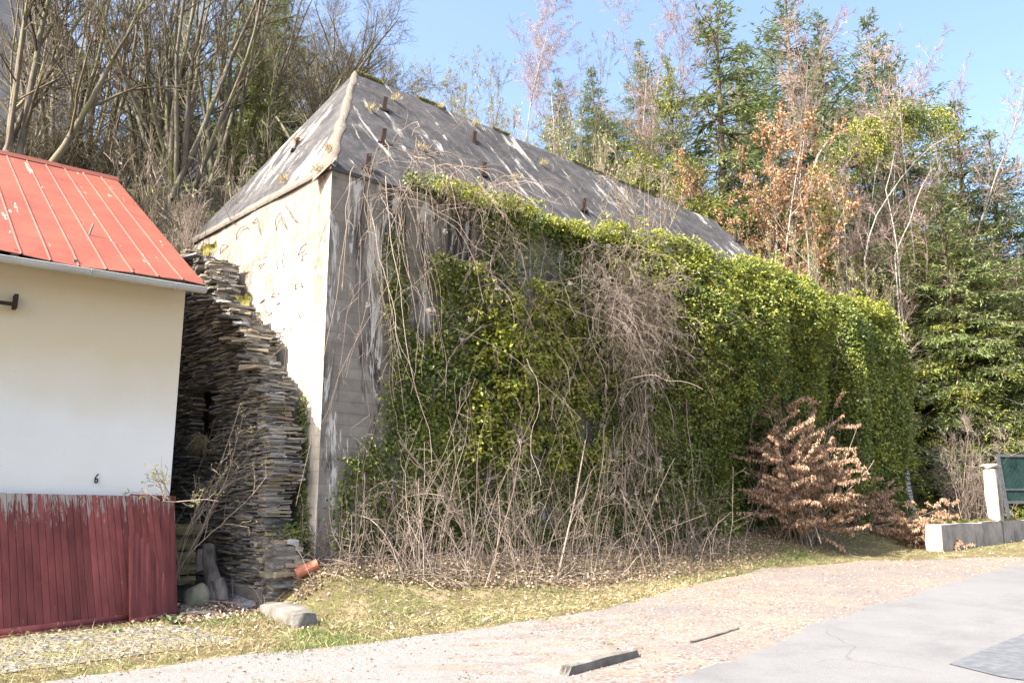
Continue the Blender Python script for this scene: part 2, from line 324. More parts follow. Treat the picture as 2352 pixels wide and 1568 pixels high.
def mat_stucco():
    m, t, ns, lk = newmat('house_stucco'); v = coords(ns, lk, 'Object')
    f = noise(ns, lk, v, .5, 5, .6); r = ramp(ns, [(.35, (.60, .60, .575)), (.65, (.66, .655, .63))]); lk.new(f, r.inputs[0]); c = r.outputs[0]
    sep = ns.new("ShaderNodeSeparateXYZ"); lk.new(v, sep.inputs[0]); mr = nd(ns, "ShaderNodeMapRange"); lk.new(sep.outputs[2], mr.inputs[0]); mr.inputs[1].default_value = 2.4; mr.inputs[2].default_value = 4.2
    f2 = noise(ns, lk, v, .9, 5, .6); ad = nd(ns, "ShaderNodeMath", operation='MULTIPLY_ADD'); lk.new(f2, ad.inputs[0]); ad.inputs[1].default_value = .6; lk.new(mr.outputs[0], ad.inputs[2])
    rr = ramp(ns, [(.35, g(0)), (1.0, g(1))]); lk.new(ad.outputs[0], rr.inputs[0]); c = mixc(ns, lk, rr.outputs[0], c, (.54, .46, .33))  # beige towards the eaves: shade of the gutter put into the colour
    fc = noise(ns, lk, coords(ns, lk, 'Object', (1, 1, 3)), 2.2, 10, .8, 1.5); rc = ramp(ns, [(.33, g(.6)), (.37, g(0))]); lk.new(fc, rc.inputs[0]); c = mixc(ns, lk, rc.outputs[0], c, (.42, .38, .30))
    b = noise(ns, lk, v, 22, 8, .7)
    return finish(m, t, ns, lk, c, .9, b, .3, .008, .2)
M['stucco'] = mat_stucco()
def mat_redroof():
    m, t, ns, lk = newmat('red_sheet_roof'); v = coords(ns, lk, 'UV')
    f = noise(ns, lk, v, 1.1, 5, .6); r = ramp(ns, [(.3, (.175, .044, .027)), (.7, (.25, .072, .042))]); lk.new(f, r.inputs[0]); c = r.outputs[0]
    vs = coords(ns, lk, 'UV', (4.0, .55, 1), (0, 0, R(6)), (3.3, 1.2, 0)); fs = noise(ns, lk, vs, 1.2, 9, .78, .5); rs = ramp(ns, [(.625, g(0)), (.645, g(1))]); lk.new(fs, rs.inputs[0]); c = mixc(ns, lk, rs.outputs[0], c, (.72, .62, .46))
    fy = noise(ns, lk, v, 14, 6, .8); ry = ramp(ns, [(.69, g(0)), (.72, g(.8))]); lk.new(fy, ry.inputs[0]); c = mixc(ns, lk, ry.outputs[0], c, (.66, .30, .10))
    sep = ns.new("ShaderNodeSeparateXYZ"); lk.new(v, sep.inputs[0]); ml = nd(ns, "ShaderNodeMath", operation='MULTIPLY'); ml.inputs[1].default_value = 1/.98; lk.new(sep.outputs[1], ml.inputs[0])
    fr = nd(ns, "ShaderNodeMath", operation='FRACT'); lk.new(ml.outputs[0], fr.inputs[0]); rl = ramp(ns, [(0, g(.75)), (.018, g(.7)), (.022, g(0))]); lk.new(fr.outputs[0], rl.inputs[0]); c = mixc(ns, lk, rl.outputs[0], c, (.10, .03, .02))
    return finish(m, t, ns, lk, c, .55, fs, .15, .01, .35)
M['redroof'] = mat_redroof()
def mat_redboard():
    m, t, ns, lk = newmat('flaking_red_boards'); v = coords(ns, lk, 'UV')
    f = noise(ns, lk, coords(ns, lk, 'UV', (3, .8, 1)), 2.5, 6); r = ramp(ns, [(.3, (.13, .034, .032)), (.7, (.24, .066, .058))]); lk.new(f, r.inputs[0]); c = r.outputs[0]
    ge = ns.new("ShaderNodeNewGeometry"); rr = ramp(ns, [(0, g(.62)), (1, g(1.1))]); lk.new(ge.outputs['Random Per Island'], rr.inputs[0]); c = mixc(ns, lk, 1.0, c, rr.outputs[0], 'MULTIPLY')
    sep = ns.new("ShaderNodeSeparateXYZ"); lk.new(v, sep.inputs[0])
    mt = nd(ns, "ShaderNodeMapRange"); lk.new(sep.outputs[1], mt.inputs[0]); mt.inputs[1].default_value = 1.25; mt.inputs[2].default_value = 1.75; mt.inputs[4].default_value = .17
    fs = noise(ns, lk, coords(ns, lk, 'UV', (14, 1.6, 1)), 1.6, 10, .8, .5); ad = nd(ns, "ShaderNodeMath", operation='ADD'); lk.new(fs, ad.inputs[0]); lk.new(mt.outputs[0], ad.inputs[1])
    rs = ramp(ns, [(.62, g(0)), (.66, g(1))]); lk.new(ad.outputs[0], rs.inputs[0]); c = mixc(ns, lk, rs.outputs[0], c, (.27, .24, .21))
    fd = noise(ns, lk, v, 30, 6, .8); rd = ramp(ns, [(.66, g(0)), (.68, g(1))]); lk.new(fd, rd.inputs[0]); c = mixc(ns, lk, rd.outputs[0], c, (.42, .40, .38))
    return finish(m, t, ns, lk, c, .8, fs, .06, .004, .25)
M['redboard'] = mat_redboard()
def mat_slate():
    m, t, ns, lk = newmat('slate_stones'); ge = ns.new("ShaderNodeNewGeometry")
    r = ramp(ns, [(0, (.10, .095, .09)), (.3, (.21, .195, .172)), (.55, (.31, .28, .235)), (.78, (.38, .32, .22)), (.86, (.33, .24, .16)), (.90, (.23, .23, .25)), (1, (.48, .46, .43))]); lk.new(ge.outputs['Random Per Island'], r.inputs[0])
    v = coords(ns, lk, 'Object', (1, 1, 4)); f = noise(ns, lk, v, 5, 8, .7); q = ramp(ns, [(.3, g(.45)), (.7, g(1.25))]); lk.new(f, q.inputs[0]); c = mixc(ns, lk, 1.0, r.outputs[0], q.outputs[0], 'MULTIPLY')
    return finish(m, t, ns, lk, c, .8, noise(ns, lk, v, 16, 8, .7), .8, .02, .3)
M['slate'] = mat_slate()
M['core'] = simple('wall_core', [(.3, (.04, .036, .03)), (.7, (.12, .105, .085))], 6)
M['conc_foot'] = simple('old_concrete', [(.3, (.07, .064, .055)), (.5, (.145, .133, .115)), (.72, (.24, .22, .19))], 3, 8, bs=.8, bd=.03)
def mat_kerbwall():
    m, t, ns, lk = newmat('garden_wall_concrete'); v = coords(ns, lk, 'Object')
    f = noise(ns, lk, v, 2.5, 8, .7); r = ramp(ns, [(.3, (.20, .175, .15)), (.7, (.42, .38, .34))]); lk.new(f, r.inputs[0]); c = r.outputs[0]
    fs = noise(ns, lk, coords(ns, lk, 'Object', (2.2, 2.2, .3)), 1.5, 6, .7); rs = ramp(ns, [(.55, g(0)), (.66, g(.8))]); lk.new(fs, rs.inputs[0]); c = mixc(ns, lk, rs.outputs[0], c, (.07, .06, .05))
    fp = noise(ns, lk, v, 40, 4, .8); rp = ramp(ns, [(.62, g(0)), (.66, g(.6))]); lk.new(fp, rp.inputs[0]); c = mixc(ns, lk, rp.outputs[0], c, (.12, .10, .09))
    return finish(m, t, ns, lk, c, .9, noise(ns, lk, v, 14, 8, .7), .7, .02, .2)
M['gwall'] = mat_kerbwall()
def mat_terrain():
    m, t, ns, lk = newmat('ground_soil'); v = coords(ns, lk, 'Object')
    f = noise(ns, lk, v, 1.7, 9, .75); r = ramp(ns, [(.28, (.07, .055, .035)), (.42, (.16, .12, .075)), (.52, (.14, .13, .05)), (.6, (.27, .21, .13)), (.75, (.36, .28, .19))]); lk.new(f, r.inputs[0])
    return finish(m, t, ns, lk, r.outputs[0], .95, noise(ns, lk, v, 14, 10, .8), 1., .05, .15)
M['terrain'] = mat_terrain()
M['forest'] = simple('forest_floor', [(.3, (.03, .022, .014)), (.5, (.09, .07, .045)), (.7, (.10, .11, .04)), (.85, (.2, .15, .1))], 1.2, 9, bs=1., bd=.08, bscale=8)
def mat_gravel():
    m, t, ns, lk = newmat('gravel_and_old_asphalt'); v = coords(ns, lk, 'Object')
    vo = nd(ns, "ShaderNodeTexVoronoi"); vo.inputs['Scale'].default_value = 38; lk.new(v, vo.inputs['Vector'])
    hs = ns.new("ShaderNodeSeparateColor"); lk.new(vo.outputs['Color'], hs.inputs[0])
    r = ramp(ns, [(0, (.085, .062, .055)), (.35, (.155, .112, .10)), (.7, (.215, .158, .138)), (1, (.34, .29, .24))]); lk.new(hs.outputs[0], r.inputs[0])
    f = noise(ns, lk, v, 1.6, 10, .78, .6); q = ramp(ns, [(.46, g(0)), (.60, g(.8))]); lk.new(f, q.inputs[0]); c = mixc(ns, lk, q.outputs[0], r.outputs[0], (.235, .185, .135)); fz = noise(ns, lk, v, .45, 4, .6); qz = ramp(ns, [(.45, g(0)), (.62, g(.75))]); lk.new(fz, qz.inputs[0]); c = mixc(ns, lk, qz.outputs[0], c, (.14, .132, .128))
    # old asphalt showing through towards the house
    sep = ns.new("ShaderNodeSeparateXYZ"); lk.new(v, sep.inputs[0]); mr = nd(ns, "ShaderNodeMapRange"); lk.new(sep.outputs[0], mr.inputs[0]); mr.inputs[1].default_value = 3.0; mr.inputs[2].default_value = -1.5
    f3 = noise(ns, lk, coords(ns, lk, 'Object', (1, 2.4, 1), (0, 0, R(-30))), 1.3, 9, .75); ad = nd(ns, "ShaderNodeMath", operation='MULTIPLY_ADD'); lk.new(mr.outputs[0], ad.inputs[0]); ad.inputs[1].default_value = .22; lk.new(f3, ad.inputs[2])
    q3 = ramp(ns, [(.60, g(0)), (.68, g(1))]); lk.new(ad.outputs[0], q3.inputs[0])
    fa = noise(ns, lk, v, 60, 4, .8); ra = ramp(ns, [(.35, (.10, .095, .09)), (.65, (.26, .25, .24))]); lk.new(fa, ra.inputs[0]); c = mixc(ns, lk, q3.outputs[0], c, ra.outputs[0])
    b = noise(ns, lk, v, 45, 6, .8)
    return finish(m, t, ns, lk, c, .95, b, .6, .015, .15)
M['gravel'] = mat_gravel()
def mat_asphalt():
    m, t, ns, lk = newmat('road_asphalt'); v = coords(ns, lk, 'Object')
    f = noise(ns, lk, v, .9, 10, .72, .4); r = ramp(ns, [(.3, (.118, .116, .116)), (.5, (.148, .146, .145)), (.7, (.165, .162, .16))]); lk.new(f, r.inputs[0]); c = r.outputs[0]
    fp = noise(ns, lk, v, 90, 3, .8); rp = ramp(ns, [(.3, g(.68)), (.5, g(1.0)), (.72, g(1.25))]); lk.new(fp, rp.inputs[0]); c = mixc(ns, lk, 1.0, c, rp.outputs[0], 'MULTIPLY')
    vo = nd(ns, "ShaderNodeTexVoronoi", feature='DISTANCE_TO_EDGE'); vo.inputs['Scale'].default_value = .30
    dn = nd(ns, "ShaderNodeTexNoise"); dn.inputs['Scale'].default_value = 1.2; lk.new(v, dn.inputs[0]); dm = mixc(ns, lk, .35, v, dn.outputs['Color']); lk.new(dm, vo.inputs['Vector'])
    rc = ramp(ns, [(0, g(.6)), (.0015, g(.5)), (.0035, g(0))]); lk.new(vo.outputs['Distance'], rc.inputs[0])
    mk = noise(ns, lk, v, .35, 2); rm = ramp(ns, [(.52, g(0)), (.6, g(1))]); lk.new(mk, rm.inputs[0]); mm = nd(ns, "ShaderNodeMath", operation='MULTIPLY'); lk.new(rc.outputs[0], mm.inputs[0]); lk.new(rm.outputs[0], mm.inputs[1])
    c = mixc(ns, lk, mm.outputs[0], c, (.09, .08, .075))
    return finish(m, t, ns, lk, c, .9, noise(ns, lk, v, 120, 4, .8), .4, .005, .2)
M['asphalt'] = mat_asphalt()
M['patch'] = simple('repair_asphalt', [(.3, (.075, .08, .088)), (.5, (.10, .105, .114)), (.7, (.14, .14, .142))], 9, 8, bs=.5, bscale=90)
def mat_cobble():
    m, t, ns, lk = newmat('cobbles'); v = coords(ns, lk, 'Object', rot=(0, 0, R(-38)))
    br = nd(ns, "ShaderNodeTexBrick"); lk.new(v, br.inputs['Vector']); br.inputs['Scale'].default_value = 1; br.inputs['Brick Width'].default_value = .19; br.inputs['Row Height'].default_value = .12
    br.inputs['Mortar Size'].default_value = .014; br.inputs['Mortar Smooth'].default_value = .6; br.inputs['Color1'].default_value = (.13, .125, .12, 1); br.inputs['Color2'].default_value = (.21, .195, .175, 1); br.inputs['Mortar'].default_value = (.07, .065, .035, 1)
    f = noise(ns, lk, v, 2.2, 8, .8); q = ramp(ns, [(.50, g(0)), (.56, g(1))]); lk.new(f, q.inputs[0]); c = mixc(ns, lk, q.outputs[0], br.outputs[0], (.17, .15, .07))
    iv = nd(ns, "ShaderNodeMath", operation='SUBTRACT'); iv.inputs[0].default_value = 1.; lk.new(br.outputs['Fac'], iv.inputs[1])
    return finish(m, t, ns, lk, c, .9, iv.outputs[0], 1., .03, .2)
M['cobble'] = mat_cobble()

# ------------------------------------------------------------------ terrain, road
def axis(lo, hi, mid0, mid1, fine, coarse):
    a = np.arange(lo, mid0, coarse); b = np.arange(mid0, mid1, fine); c = np.arange(mid1, hi+coarse, coarse); return np.concatenate([a, b, c])
xs = axis(-90, 150, -22, 24, .3, 2.5); ys = axis(-20, 170, 3, 50, .3, 2.5)
X, Y = np.meshgrid(xs, ys); Z = ground(X, Y); nx, ny = len(xs), len(ys)
i = np.arange(nx*ny).reshape(ny, nx)
mb = MB(); Q = np.stack([i[:-1, :-1], i[:-1, 1:], i[1:, 1:], i[1:, :-1]], -1).reshape(-1, 4)
mb.quads(np.stack([X, Y, Z], -1).reshape(-1, 3), Q)
cen = np.stack([X, Y], -1).reshape(-1, 2)[Q].mean(1); vv_ = -((cen-CC[:2])@NN[:2]); ss_ = (cen-CC[:2])@UU[:2]
mb.qm[0] = ((vv_ > .2) & ~((ss_ > 24) & (vv_ < 6))).astype(int)
tag(mb.build('ground', [M['terrain'], M['forest']], smooth=True), kind='structure')
# far ring so that the ground reaches the horizon
mb = MB(); mb.quads([(-900, -900, -1.2), (900, -900, -1.2), (900, 900, -1.2), (-900, 900, -1.2)], [(0, 1, 2, 3)])
tag(mb.build('valley_floor', M['terrain']), kind='structure')

def resample(P, n):
    P = np.asarray(P, float); d = np.r_[0, np.cumsum(np.linalg.norm(np.diff(P, axis=0), axis=1))]
    t = np.linspace(0, d[-1], n); return np.stack([np.interp(t, d, P[:, k]) for k in range(P.shape[1])], 1)
def strip(name, A, B, na, nb, lift, mat, rag=0., label=None):
    A = resample(A, na)[:, :2]; B = resample(B, na)[:, :2]
    if rag:
        T = unit(np.gradient(A, axis=0)); A = A+np.stack([-T[:, 1], T[:, 0]], 1)*(RNG.normal(0, rag, (na, 1))+.12*wob(A[:, :1], A[:, 1:2], 1.7))
    f = np.linspace(0, 1, nb)[None, :, None]; P = A[:, None]*(1-f)+B[:, None]*f
    Zg = ground(P[..., 0], P[..., 1])+lift; V = np.concatenate([P, Zg[..., None]], -1)
    i = np.arange(na*nb).reshape(na, nb); mb = MB(); mb.quads(V.reshape(-1, 3), np.stack([i[:-1, :-1], i[:-1, 1:], i[1:, 1:], i[1:, :-1]], -1).reshape(-1, 4)[:, ::-1])
    return tag(mb.build(name, mat, smooth=True), kind='structure')
def gp(L): return np.array([at(*p) for p in L])
EA = gp([(-700, 1720), (100, 1570), (420, 1524), (700, 1499), (1000, 1459), (1250, 1420), (1400, 1393), (1550, 1350), (1750, 1305), (2000, 1288), (2352, 1278), (2560, 1268)])
EB = gp([(700, 2300), (1250, 1750), (1547, 1556), (1937, 1419), (2132, 1356), (2352, 1293), (2560, 1273)])
EI = gp([(-700, 1520), (0, 1462), (380, 1425), (600, 1405), (730, 1310), (1000, 1330), (1300, 1330), (1450, 1320), (1700, 1280), (1850, 1240), (2150, 1190), (2352, 1180), (2560, 1180)])
dirE = unit(EB[-1]-EB[-2]); EAx = np.vstack([EA, EA[-1]+dirE*60]); EBx = np.vstack([EB, EB[-1]+dirE*60])
strip('gravel_verge', EAx, EBx+np.array([dirE[1], -dirE[0], 0])*.7, 260, 14, .012, M['gravel'], rag=.03)
pr = np.array([dirE[1], -dirE[0], 0])
EC = EBx+pr*7.5; EC[0] = EBx[0]+np.array([3.0, -6, 0])
strip('road', EBx, EC, 420, 16, .018, M['asphalt'], rag=.035)
strip('cobbled_strip', gp([(-500, 1478), (0, 1466), (385, 1428)]), gp([(-500, 1640), (0, 1548), (560, 1470)]), 60, 12, .008, M['cobble'], rag=.02)
mbp = MB(); pc = gp([(2180, 1530), (2352, 1460), (2600, 1400), (2800, 1560), (2500, 1590), (2300, 1560)]); 
Vp = np.array([[p[0], p[1], ground(p[0], p[1])+.026] for p in pc]); mbp.tris(np.vstack([Vp.mean(0), Vp]), [(0, (k+1) % 6+1, k+1) for k in range(6)])
o = mbp.build('road_patch', M['patch']); tag(o, kind='structure')
# make sure the patch faces up
if o.data.polygons[0].normal.z < 0: o.data.flip_normals()

# ------------------------------------------------------------------ the bunker
SL, SW, HE, HR = 18.8, 6.0, 7.19, 10.99
bz = -.6
bunker = empty('bunker', W(SL/2, -SW/2, 0), 'huge windowless concrete bunker with grey hipped roof, half hidden under ivy', 'bunker')
def gridface(mb, P0, a, la, b, lb, na, nb, nrm, amp, uvs, m=0, chipa=0.):
    fa = np.linspace(0, 1, na); fb = np.linspace(0, 1, nb); A, B = np.meshgrid(fa, fb)
    P = P0+A[..., None]*la*a+B[..., None]*lb*b
    dsp = amp*wob(A*la, B*lb, 2.1); dsp[:, 0] = 0; dsp[:, -1] = 0
    P = P+dsp[..., None]*nrm
    if chipa: P[:, 0] = P[:, 0]+(a*1.-nrm*1.)[None]*np.abs(RNG.normal(0, chipa, nb))[:, None]*(RNG.random(nb) < .6)[:, None]
    i = np.arange(na*nb).reshape(nb, na); Q = np.stack([i[:-1, :-1], i[:-1, 1:], i[1:, 1:], i[1:, :-1]], -1).reshape(-1, 4)
    uv = np.stack([A*la+uvs[0], B*lb+uvs[1]], -1).reshape(-1, 2)
    mb.quads(P.reshape(-1, 3), Q, m); return uv[Q.ravel()]
c = RNG.bit_generator.state
mb = MB(); uvs = []
zu = np.array([0, 0, 1.]); rt = np.array(bunker.location[:])
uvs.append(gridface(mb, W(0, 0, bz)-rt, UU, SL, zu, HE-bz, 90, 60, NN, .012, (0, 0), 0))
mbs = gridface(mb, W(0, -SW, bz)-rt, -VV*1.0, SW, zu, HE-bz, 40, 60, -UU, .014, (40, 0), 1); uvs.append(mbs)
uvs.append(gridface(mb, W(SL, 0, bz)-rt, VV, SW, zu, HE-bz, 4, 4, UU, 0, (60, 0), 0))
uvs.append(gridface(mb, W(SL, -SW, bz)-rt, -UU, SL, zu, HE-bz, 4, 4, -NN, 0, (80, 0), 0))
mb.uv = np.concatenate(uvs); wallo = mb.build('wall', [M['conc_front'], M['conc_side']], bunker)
# roof : four planes with a thin lip, uv in metres
a_in, hw = 2.24, SW/2
lip = .035
e = [W(-lip, lip, HE-.02), W(SL+lip, lip, HE-.02), W(SL+lip, -SW-lip, HE-.02), W(-lip, -SW-lip, HE-.02)]
r0, r1 = W(a_in, -hw, HR), W(SL-a_in, -hw, HR)
mb = MB(); uvs = []
def roofface(pts, eax, m):
    "tri or quad plane split into a dense fan-free grid, along-eave axis eax"
    P = np.array(pts); n = unit(np.cross(P[1]-P[0], P[2]-P[0])); up = np.cross(n, eax); up = up*np.sign(up[2])
    nu, nv = 60, 24
    A, B = P[0], P[1]; Cq, Dq = P[2], P[3] if len(P) == 4 else P[2]
    fu, fv = np.meshgrid(np.linspace(0, 1, nu), np.linspace(0, 1, nv))
    lo = A+(B-A)*fu[..., None]; hi = Dq+(Cq-Dq)*fu[..., None]; G = lo+(hi-lo)*fv[..., None]
    uu = (G-A)@eax; vv = (G-A)@up
    dd = .03*wob(uu, vv, 1.3)*np.minimum(1, 4*np.minimum(np.minimum(fu, 1-fu), np.minimum(fv, 1-fv))); G = G+dd[..., None]*n
    i = np.arange(nu*nv).reshape(nv, nu); Q = np.stack([i[:-1, :-1], i[:-1, 1:], i[1:, 1:], i[1:, :-1]], -1).reshape(-1, 4)
    mb.quads(G.reshape(-1, 3)-rt, Q, m); uv = np.stack([uu+m*31, vv], -1).reshape(-1, 2); return uv[Q.ravel()], n
uvs.append(roofface([e[0], e[1], r1, r0], UU, 0)[0]); q = roofface([e[3], e[0], r0, r0], -VV, 0)[0]; q = q+[57, 3]; uvs.append(q)
uvs.append(roofface([e[1], e[2], r1, r1], VV, 0)[0]); uvs.append(roofface([e[2], e[3], r0, r1], -UU, 0)[0])
# lip
for k in range(4):
    P, Qp = e[k], e[(k+1) % 4]; d = np.array([0, 0, .06]); mb.quads(np.array([P-d, Qp-d, Qp, P])-rt, [(0, 1, 2, 3)]); uvs.append(np.array([[0, 0], [1, 0], [1, .1], [0, .1]])+[11, 9])
    # under side
    inn = [W(0, 0, HE-.08), W(SL, 0, HE-.08), W(SL, -SW, HE-.08), W(0, -SW, HE-.08)]; mb.quads(np.array([inn[k], inn[(k+1) % 4], Qp-d, P-d])-rt, [(0, 1, 2, 3)]); uvs.append(np.array([[0, 0], [1, 0], [1, .1], [0, .1]])+[11, 9])
mb.uv = np.concatenate(uvs); roofo = mb.build('roof', [M['roofing'], M['roofing']], bunker, smooth=False)
nf = unit(np.cross(e[1]-e[0], r0-e[0])); nl = unit(np.cross(e[0]-e[3], r0-e[0]))
# sandy render along the near hip and along the ends of the eaves
mb = MB()
n = 60; t = np.linspace(0, 1, n)[:, None]; H = e[0]+(r0-e[0])*t
jf = .07+.03*wob(t*30, t*0, 1.); jl = .13+.05*wob(t*25, t*0, 1.)+.35*(1-t)**3
upv = unit(r0-e[0]); df = unit(np.cross(upv, nf)); df *= np.sign(df@UU); dl = unit(np.cross(upv, nl)); dl *= np.sign(dl@VV)
L3 = np.stack([H+df*jf+nf*.006, H+.022*(nf+nl), H+dl*jl+nl*.006], 1); i = np.arange(n*3).reshape(n, 3)
mb.quads(L3.reshape(-1, 3)-rt, np.stack([i[:-1, :-1], i[:-1, 1:], i[1:, 1:], i[1:, :-1]], -1).reshape(-1, 4)[:, ::-1])
mb.build('hip_render', M['hip'], bunker, smooth=True)
mb = MB(); n = 70; t = np.linspace(0, 1, n)[:, None]; H = e[0]+(e[3]-e[0])*t; up_l = unit((r0-(e[0]+e[3])/2)); hh = .22+.09*wob(t*19, t*0, 2.)+.15*(1-t)
hh = hh*.6; L3 = np.stack([H-UU*.006-[0, 0, .05], H+nl*.010, H+up_l*hh+nl*.008], 1); i = np.arange(n*3).reshape(n, 3)
mb.quads(L3.reshape(-1, 3)-rt, np.stack([i[:-1, :-1], i[:-1, 1:], i[1:, 1:], i[1:, :-1]], -1).reshape(-1, 4)); mb.build('eaves_render', M['hip'], bunker)
# moss on the ridge
def mossband(mb, P, wdt, up, dn, nsub=5):
    P = np.asarray(P); n = len(P); f = np.linspace(-1, 1, 5)
    hh = wdt*(.4+.6*np.abs(wob(P[:, :1]*3, P[:, 1:2]*3, 1.3)))*(.6+.5*RNG.random((n, 1)))
    V = np.stack([P+dn[None]*hh*k*(1 if k < 0 else .6)+up[None]*(1-k*k)*.06*RNG.uniform(.3, 1.2, (n, 1)) for k in f], 1)
    i = np.arange(n*5).reshape(n, 5); mb.quads(V.reshape(-1, 3), np.stack([i[:-1, :-1], i[:-1, 1:], i[1:, 1:], i[1:, :-1]], -1).reshape(-1, 4))
upf = unit(np.cross(nf, UU)); upf *= np.sign(upf[2])
for a, b, wd in ((.0, .05, .10), (.12, .18, .07), (.29, .33, .04), (.5, .8, .03)):
    mb = MB(); P = r0+(r1-r0)*np.linspace(a, b, 60)[:, None]-rt+nf*.01; mossband(mb, P, wd, nf, upf); o = mb.build('roof_moss', M['moss'], bunker, smooth=True)
# iron angle brackets standing out of the roof
def bracket(P, h=.34, d=UU):
    mb = MB(); P = P-rt; wdt = .085; ax = unit(NN*.2+UU*.5); ay = np.cross(zu, ax)
    up = unit(zu*1.+UU*.12); mb.box(P-ax*wdt/2-zu*.1, ax*wdt, ay*.02, up*(h+.1)); mb.box(P-ax*wdt/2-zu*.1+ay*.02, ax*.02, ay*.09, up*(h+.1)); mb.box(P-ax*.10-zu*.03-ay*.06, ax*.2, ay*.18, zu*.05)
    mb.build('iron_bracket', M['iron'], bunker)
for px, py in ((881, 254), (878, 330), (1088, 330), (1110, 404), (1341, 484), (1523, 549), (1692, 556), (842, 392)):
    bracket(hitplane(px, py, e[0], nf))
P = hitplane(680, 346, e[0], nl); bracket(P, .3)
# rebar loops sticking out of the short side
def rebar(pts, out=.05):
    P = np.array([hitplane(*p, W(0, 0, 0), -UU)-UU*out*(.4 if k in (0, len(pts)-1) and len(pts) > 2 else 1) for k, p in enumerate(pts)]); P[0] += UU*out*.8; P[-1] += UU*out*.8
    P = resample(P, 14); mb = MB(); tubes(mb, P[None]-rt, np.full((1, 14), .008), 6); mb.build('rebar_loop', M['rebar'], bunker, smooth=True)
RB = [[(503, 585), (512, 568), (520, 562), (526, 566)], [(543, 560), (548, 540), (558, 524), (572, 520), (577, 540)], [(575, 516), (590, 510), (596, 500), (601, 530), (605, 555)],
      [(634, 540), (638, 505), (650, 490), (655, 510), (659, 530)], [(652, 472), (668, 482), (676, 500), (684, 512)], [(557, 615), (568, 628), (584, 620)], [(560, 612), (584, 604)], [(590, 602), (600, 612), (616, 600)], [(592, 600), (614, 590)],
      [(638, 625), (640, 606), (652, 592), (660, 580), (654, 600), (650, 622)], [(680, 590), (698, 570), (705, 556)], [(690, 600), (700, 590), (706, 578)], [(675, 668), (686, 652), (698, 650), (692, 662)], [(620, 685), (632, 676), (648, 672)], [(598, 696), (608, 688)],
      [(636, 700), (644, 694)], [(608, 710), (616, 718), (626, 718)], [(690, 735), (691, 720), (692, 715)], [(625, 762), (640, 758), (654, 754)], [(628, 768), (645, 764), (652, 766), (648, 778), (640, 782)]]
for q in RB: rebar(q)
# ------------------------------------------------------------------ ruined slate wall
E0 = np.array([-3.72, 12.8, 0.])
def send(z): return np.interp(z, [-.5, 1.0, 2.3, 3.1, 3.9, 4.5, 5.0, 5.5, 6.05, 6.4], [0, .06, .0, .15, .75, 1.35, 1.9, 2.5, 3.05, 3.9])+.10*math.sin(z*5.1)+.07*math.sin(z*11.+1)
sw = empty('slate_wall', E0+VV*2, 'tall ruined drystone slate wall stepping up beside the bunker', 'stone wall'); rt = np.array(sw.location[:])
TH = .46
def stones_on(O, ax, inn, z0, z1, a_of, b_of, skip=None, cs=(.014, .042), ls=(.09, .46), jo=.018):
    A_ = []; B_ = []; C_ = []; O_ = []
    z = z0
    while z < z1:
        h = RNG.uniform(*cs); a = a_of(z); bmax = b_of(z); p = a
        while p < bmax:
            l = RNG.uniform(*ls)*(1.6 if RNG.random() < .06 else 1); l = min(l, bmax-p+.05)
            if not (skip and skip(p+l/2, z)):
                out = RNG.normal(0, jo)+(.05 if RNG.random() < .07 else 0)
                O_.append(O+ax*p-inn*out+zu*(z+RNG.normal(0, .008))); A_.append(ax*(l-.012)+inn*RNG.normal(0, .012)+zu*RNG.normal(0, .012)); B_.append(inn*.24); C_.append(zu*(h*RNG.uniform(.84, 1.0)))
            p += l
        z += h
    return O_, A_, B_, C_
niche = lambda p, z: (2.2 < p < 3.2 and 2.35 < z < 3.6)
mb = MB()
top = 6.5
q = stones_on(E0-rt, VV, UU, .28, top, send, lambda z: 8.5, niche)
mb.boxes(*q, jit=.004)
q = stones_on(E0-rt+UU*.02, UU, VV, .28, top, lambda z: -.02, lambda z: TH+.05*math.sin(z*3.3)+.05*math.sin(z*7.7), None, (.015, .045), (.12, .5), .02)
# the broken end: move every course back to where the wall breaks off
O_ = [o+VV*(send(o[2]+rt[2])+RNG.uniform(-.04, .06)) for o in q[0]]; mb.boxes(O_, *q[1:], jit=.006)
sto = mb.build('masonry', M['slate'], sw)
mb = MB(); z = .2
while z < top-.1:
    a = send(z)+.07
    if 2.25 < z < 3.65:
        mb.box(E0-rt+VV*a+UU*.07+zu*z, VV*(2.1-a), UU*(TH-.28), zu*.1); mb.box(E0-rt+VV*2.1+UU*.42+zu*z, VV*1.2, UU*.3, zu*.1); mb.box(E0-rt+VV*3.22+UU*.07+zu*z, VV*5, UU*(TH-.28), zu*.1)
    else: mb.box(E0-rt+VV*a+UU*.07+zu*z, VV*(8.5-a), UU*(TH-.28), zu*.1)
    z += .1
mb.build('wall_core', M['core'], sw)
# loose capping stones on every step
O_ = []; A_ = []; B_ = []; C_ = []
for k in range(190):
    z = RNG.uniform(3.2, 6.35); a = send(z)+RNG.uniform(-.05, .3); d = unit(VV*RNG.normal(1, .4)+UU*RNG.normal(0, .5)); l = RNG.uniform(.15, .4)
    O_.append(E0-rt+VV*a+UU*RNG.uniform(.0, TH-.1)+zu*(z+RNG.uniform(0, .05))); A_.append(d*l); B_.append(np.cross(zu, d)*RNG.uniform(.1, .22)); C_.append(zu*RNG.uniform(.02, .05)+d*.004)
mb = MB(); mb.boxes(O_, A_, B_, C_, jit=.012); mb.build('capping_stones', M['slate'], sw)
